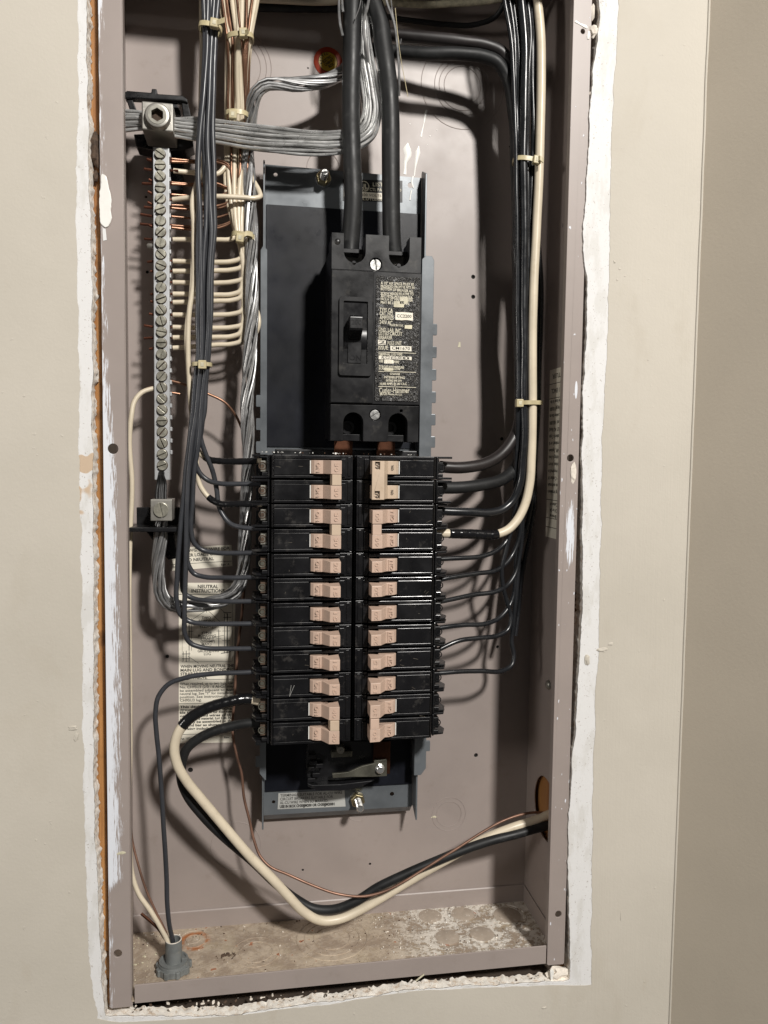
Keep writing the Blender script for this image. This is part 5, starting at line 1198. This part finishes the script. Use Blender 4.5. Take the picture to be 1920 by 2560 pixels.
# ------------------------------------------------------------------ nylon ties
def tie(u, v, y, w_px, dep, label, tilt=0, head=0.0, hu=0, tail=None, wd=3.6, ht=0):
    c = P(u, v, y); sc = 1 / 3.12; a = w_px * sc / 2
    t = thing('cable_tie', label, 'cable tie', c, 'yellowed nylon cable ties')
    R = Matrix.Rotation(-tilt, 3, 'Y')
    mb = MB(); n = 40; k = 0; th = .55
    for i in range(n):
        an = 2 * math.pi * i / n; ca, sa = math.cos(an), math.sin(an)
        e = .75; px = math.copysign(abs(ca) ** e, ca) * a; py = math.copysign(abs(sa) ** e, sa) * dep
        nn = Vector((px / a / a, py / dep / dep, 0)).normalized()
        for off, zz in ((0, -wd / 2), (th * 2, -wd / 2), (th * 2, wd / 2), (0, wd / 2)):
            p = R @ Vector((px + nn.x * off, py + nn.y * off, zz)); mb.v.append(tuple(c + p))
    for i in range(n):
        j = (i + 1) % n
        for q_ in range(4): mb.f.append((i * 4 + q_, j * 4 + q_, j * 4 + (q_ + 1) % 4, i * 4 + (q_ + 1) % 4))
    part('strap', mb, 'nylon', t, smooth=True, ang=50)
    hc = P(hu, v + ht, y - dep - 1)
    hb = MB(); hb.box(-3.1, 3.1, -2.8, 2.2, -3.3, 3.3); q0 = len(hb.v)
    hb.v = [tuple(hc + (R @ Vector(p))) for p in hb.v]; part('head', hb, 'nylon', t, bevel=.7)
    hb = MB(); hb.box(-1.3, 1.3, -3.1, -2.6, -1.6, 1.6); hb.v = [tuple(hc + (R @ Vector(p))) for p in hb.v]; part('pawl', hb, 'worn_patch', t, bevel=.2)
    if tail:
        tp = [hc + (R @ Vector((0, -.8, 0)))] + [P(*q_) for q_ in tail]
        mb = MB(); sp_ = spline(tp, 5)
        for i, p in enumerate(sp_):
            for dz_, dy_ in ((-1.9, -.5), (1.9, -.5), (1.9, .5), (-1.9, .5)): mb.v.append((p.x, p.y + dy_, p.z + dz_))
        for i in range(len(sp_) - 1):
            for q_ in range(4): mb.f.append((i * 4 + q_, i * 4 + 4 + q_, i * 4 + 4 + (q_ + 1) % 4, i * 4 + (q_ + 1) % 4))
        e_ = len(sp_) * 4 - 4; mb.f.append((0, 1, 2, 3)); mb.f.append((e_, e_ + 1, e_ + 2, e_ + 3)); part('tail', mb, 'nylon', t, bevel=.1)
tie(526, 72, 27, 48, 6.5, 'yellowed cable tie on the grey bundle at the top left, tail sticking right', tilt=-.12, hu=536, ht=-12, tail=[(548, 55, 16), (562, 50, 14)])
tie(600, 98, 38, 60, 8.0, 'yellowed cable tie high on the white and copper bundle', tilt=.12, hu=608, ht=-14, tail=[(618, 80, 24), (622, 76, 22)])
tie(592, 290, 52, 52, 8.0, 'cable tie half hidden above the bare aluminium strands', hu=582, ht=-2)
tie(608, 592, 46, 52, 7.5, 'cable tie on the white wires just above the left rail of the pan', tilt=-.12, hu=600, ht=4, tail=[(618, 583, 36), (632, 587, 38)])
tie(505, 912, 27, 42, 6.0, 'cable tie lowest on the grey left bundle', hu=506, wd=3.0)
tie(1319, 407, 38, 72, 8.5, 'cable tie on the upper part of the right bundle', tilt=-.1, hu=1341, ht=-6, tail=[(1350, 395, 24), (1358, 402, 24)])
tie(1322, 1008, 38, 64, 9.0, 'cable tie on the right bundle level with the main breaker foot', hu=1298, wd=3.4, tilt=0.02)

# ------------------------------------------------------------------ grey cable connector on the floor
cx, cy = 44.3, 33.0
con = thing('cable_connector', 'dusty grey plastic cable connector with a lobed locknut on the box floor', 'cable connector', (cx, cy, 0))
ol = []
for i in range(96):
    a = 2 * math.pi * i / 96; ol.append((cx + math.cos(a) * (13.0 + 1.5 * (1 if math.sin(a * 9) > .2 else 0)), cy + math.sin(a) * (13.0 + 1.5 * (1 if math.sin(a * 9) > .2 else 0))))
part('locknut', MB().prism(ol, .4, 6.0, 'z'), 'conduit_grey', con, bevel=.5)
part('collar', MB().lathe((cx, cy, 6.0), (0, 0, 1), [(12.4, 0), (12.0, 1.6), (11.6, 1.8), (11.6, 3.2), (10.2, 3.4), (9.6, 2.2)], 36), 'conduit_grey', con, smooth=True)
mb = MB().lathe((cx, cy, 6), (0, 0, 1), [(6.8, 0), (6.7, 12), (6.6, 20.0), (6.0, 20.3), (5.4, 20.0), (5.4, 14)], 24); part('throat', mb, 'conduit_grey', con, smooth=True)
part('rim', MB().ring((cx, cy, 26.2), (0, 0, 1), 6.1, .45, 24, 6), 'plaster_crumb', con, smooth=True)
mb = MB(); mb.box(cx + 6.5, cx + 11, cy - 4, cy - 1, 6.2, 11.5); part('clamp_wedge', mb, 'conduit_grey', con, bevel=.5)
# debris on the floor
random.seed(77)
for m, nm, n_, bias in (('plaster_crumb', 'plaster_grit', 330, .72), ('drip_paint', 'paint_grit', 120, .8), ('grime', 'dirt_grit', 150, .35), ('bus_copper', 'rust_grit', 60, .3)):
    sp_ = []
    for i in range(n_):
        x = random.uniform(215, 358) if random.random() < bias else random.uniform(5, 358)
        y = 88 - abs(random.gauss(0, 1)) * 16 if random.random() < .3 else random.uniform(5, 88)
        sp_.append((Vector((x, max(4, y), .25)), random.uniform(.18, .75) * (1.4 if random.random() < .08 else 1)))
    scatter(nm, m, sp_, len(nm))
wire('straw', 'thin brown straw lying on the box floor before the connector', [Vector((26, 10, 1)), Vector((32, 6, 1.5)), Vector((41, 2, 1))], .4, 'grime', 'straw', n=5)
wire('straw', 'bent straw stub standing on the bottom flange right of centre', [(1040, 2452, -1), (1052, 2442, -2), (1060, 2436, -2)], .7, 'worn_patch', 'straw', n=5)
c0 = Pz(570, 2388, .4)
scatter('dirt_grit', 'grime', [(c0 + Vector((random.gauss(0, 1) * 4.5, random.gauss(0, 1) * 2.2, 0)), random.uniform(.3, 1.3)) for _ in range(46)], 9)
c0 = Pz(410, 2300, .4)
scatter('plaster_grit', 'worn_patch', [(Vector((random.uniform(5, 30), random.uniform(8, 85), .3)), random.uniform(.3, 1.0)) for _ in range(60)], 19)
# drop any stale parenting data
for o in bpy.data.objects:
    if o.parent: o.matrix_parent_inverse = Matrix()
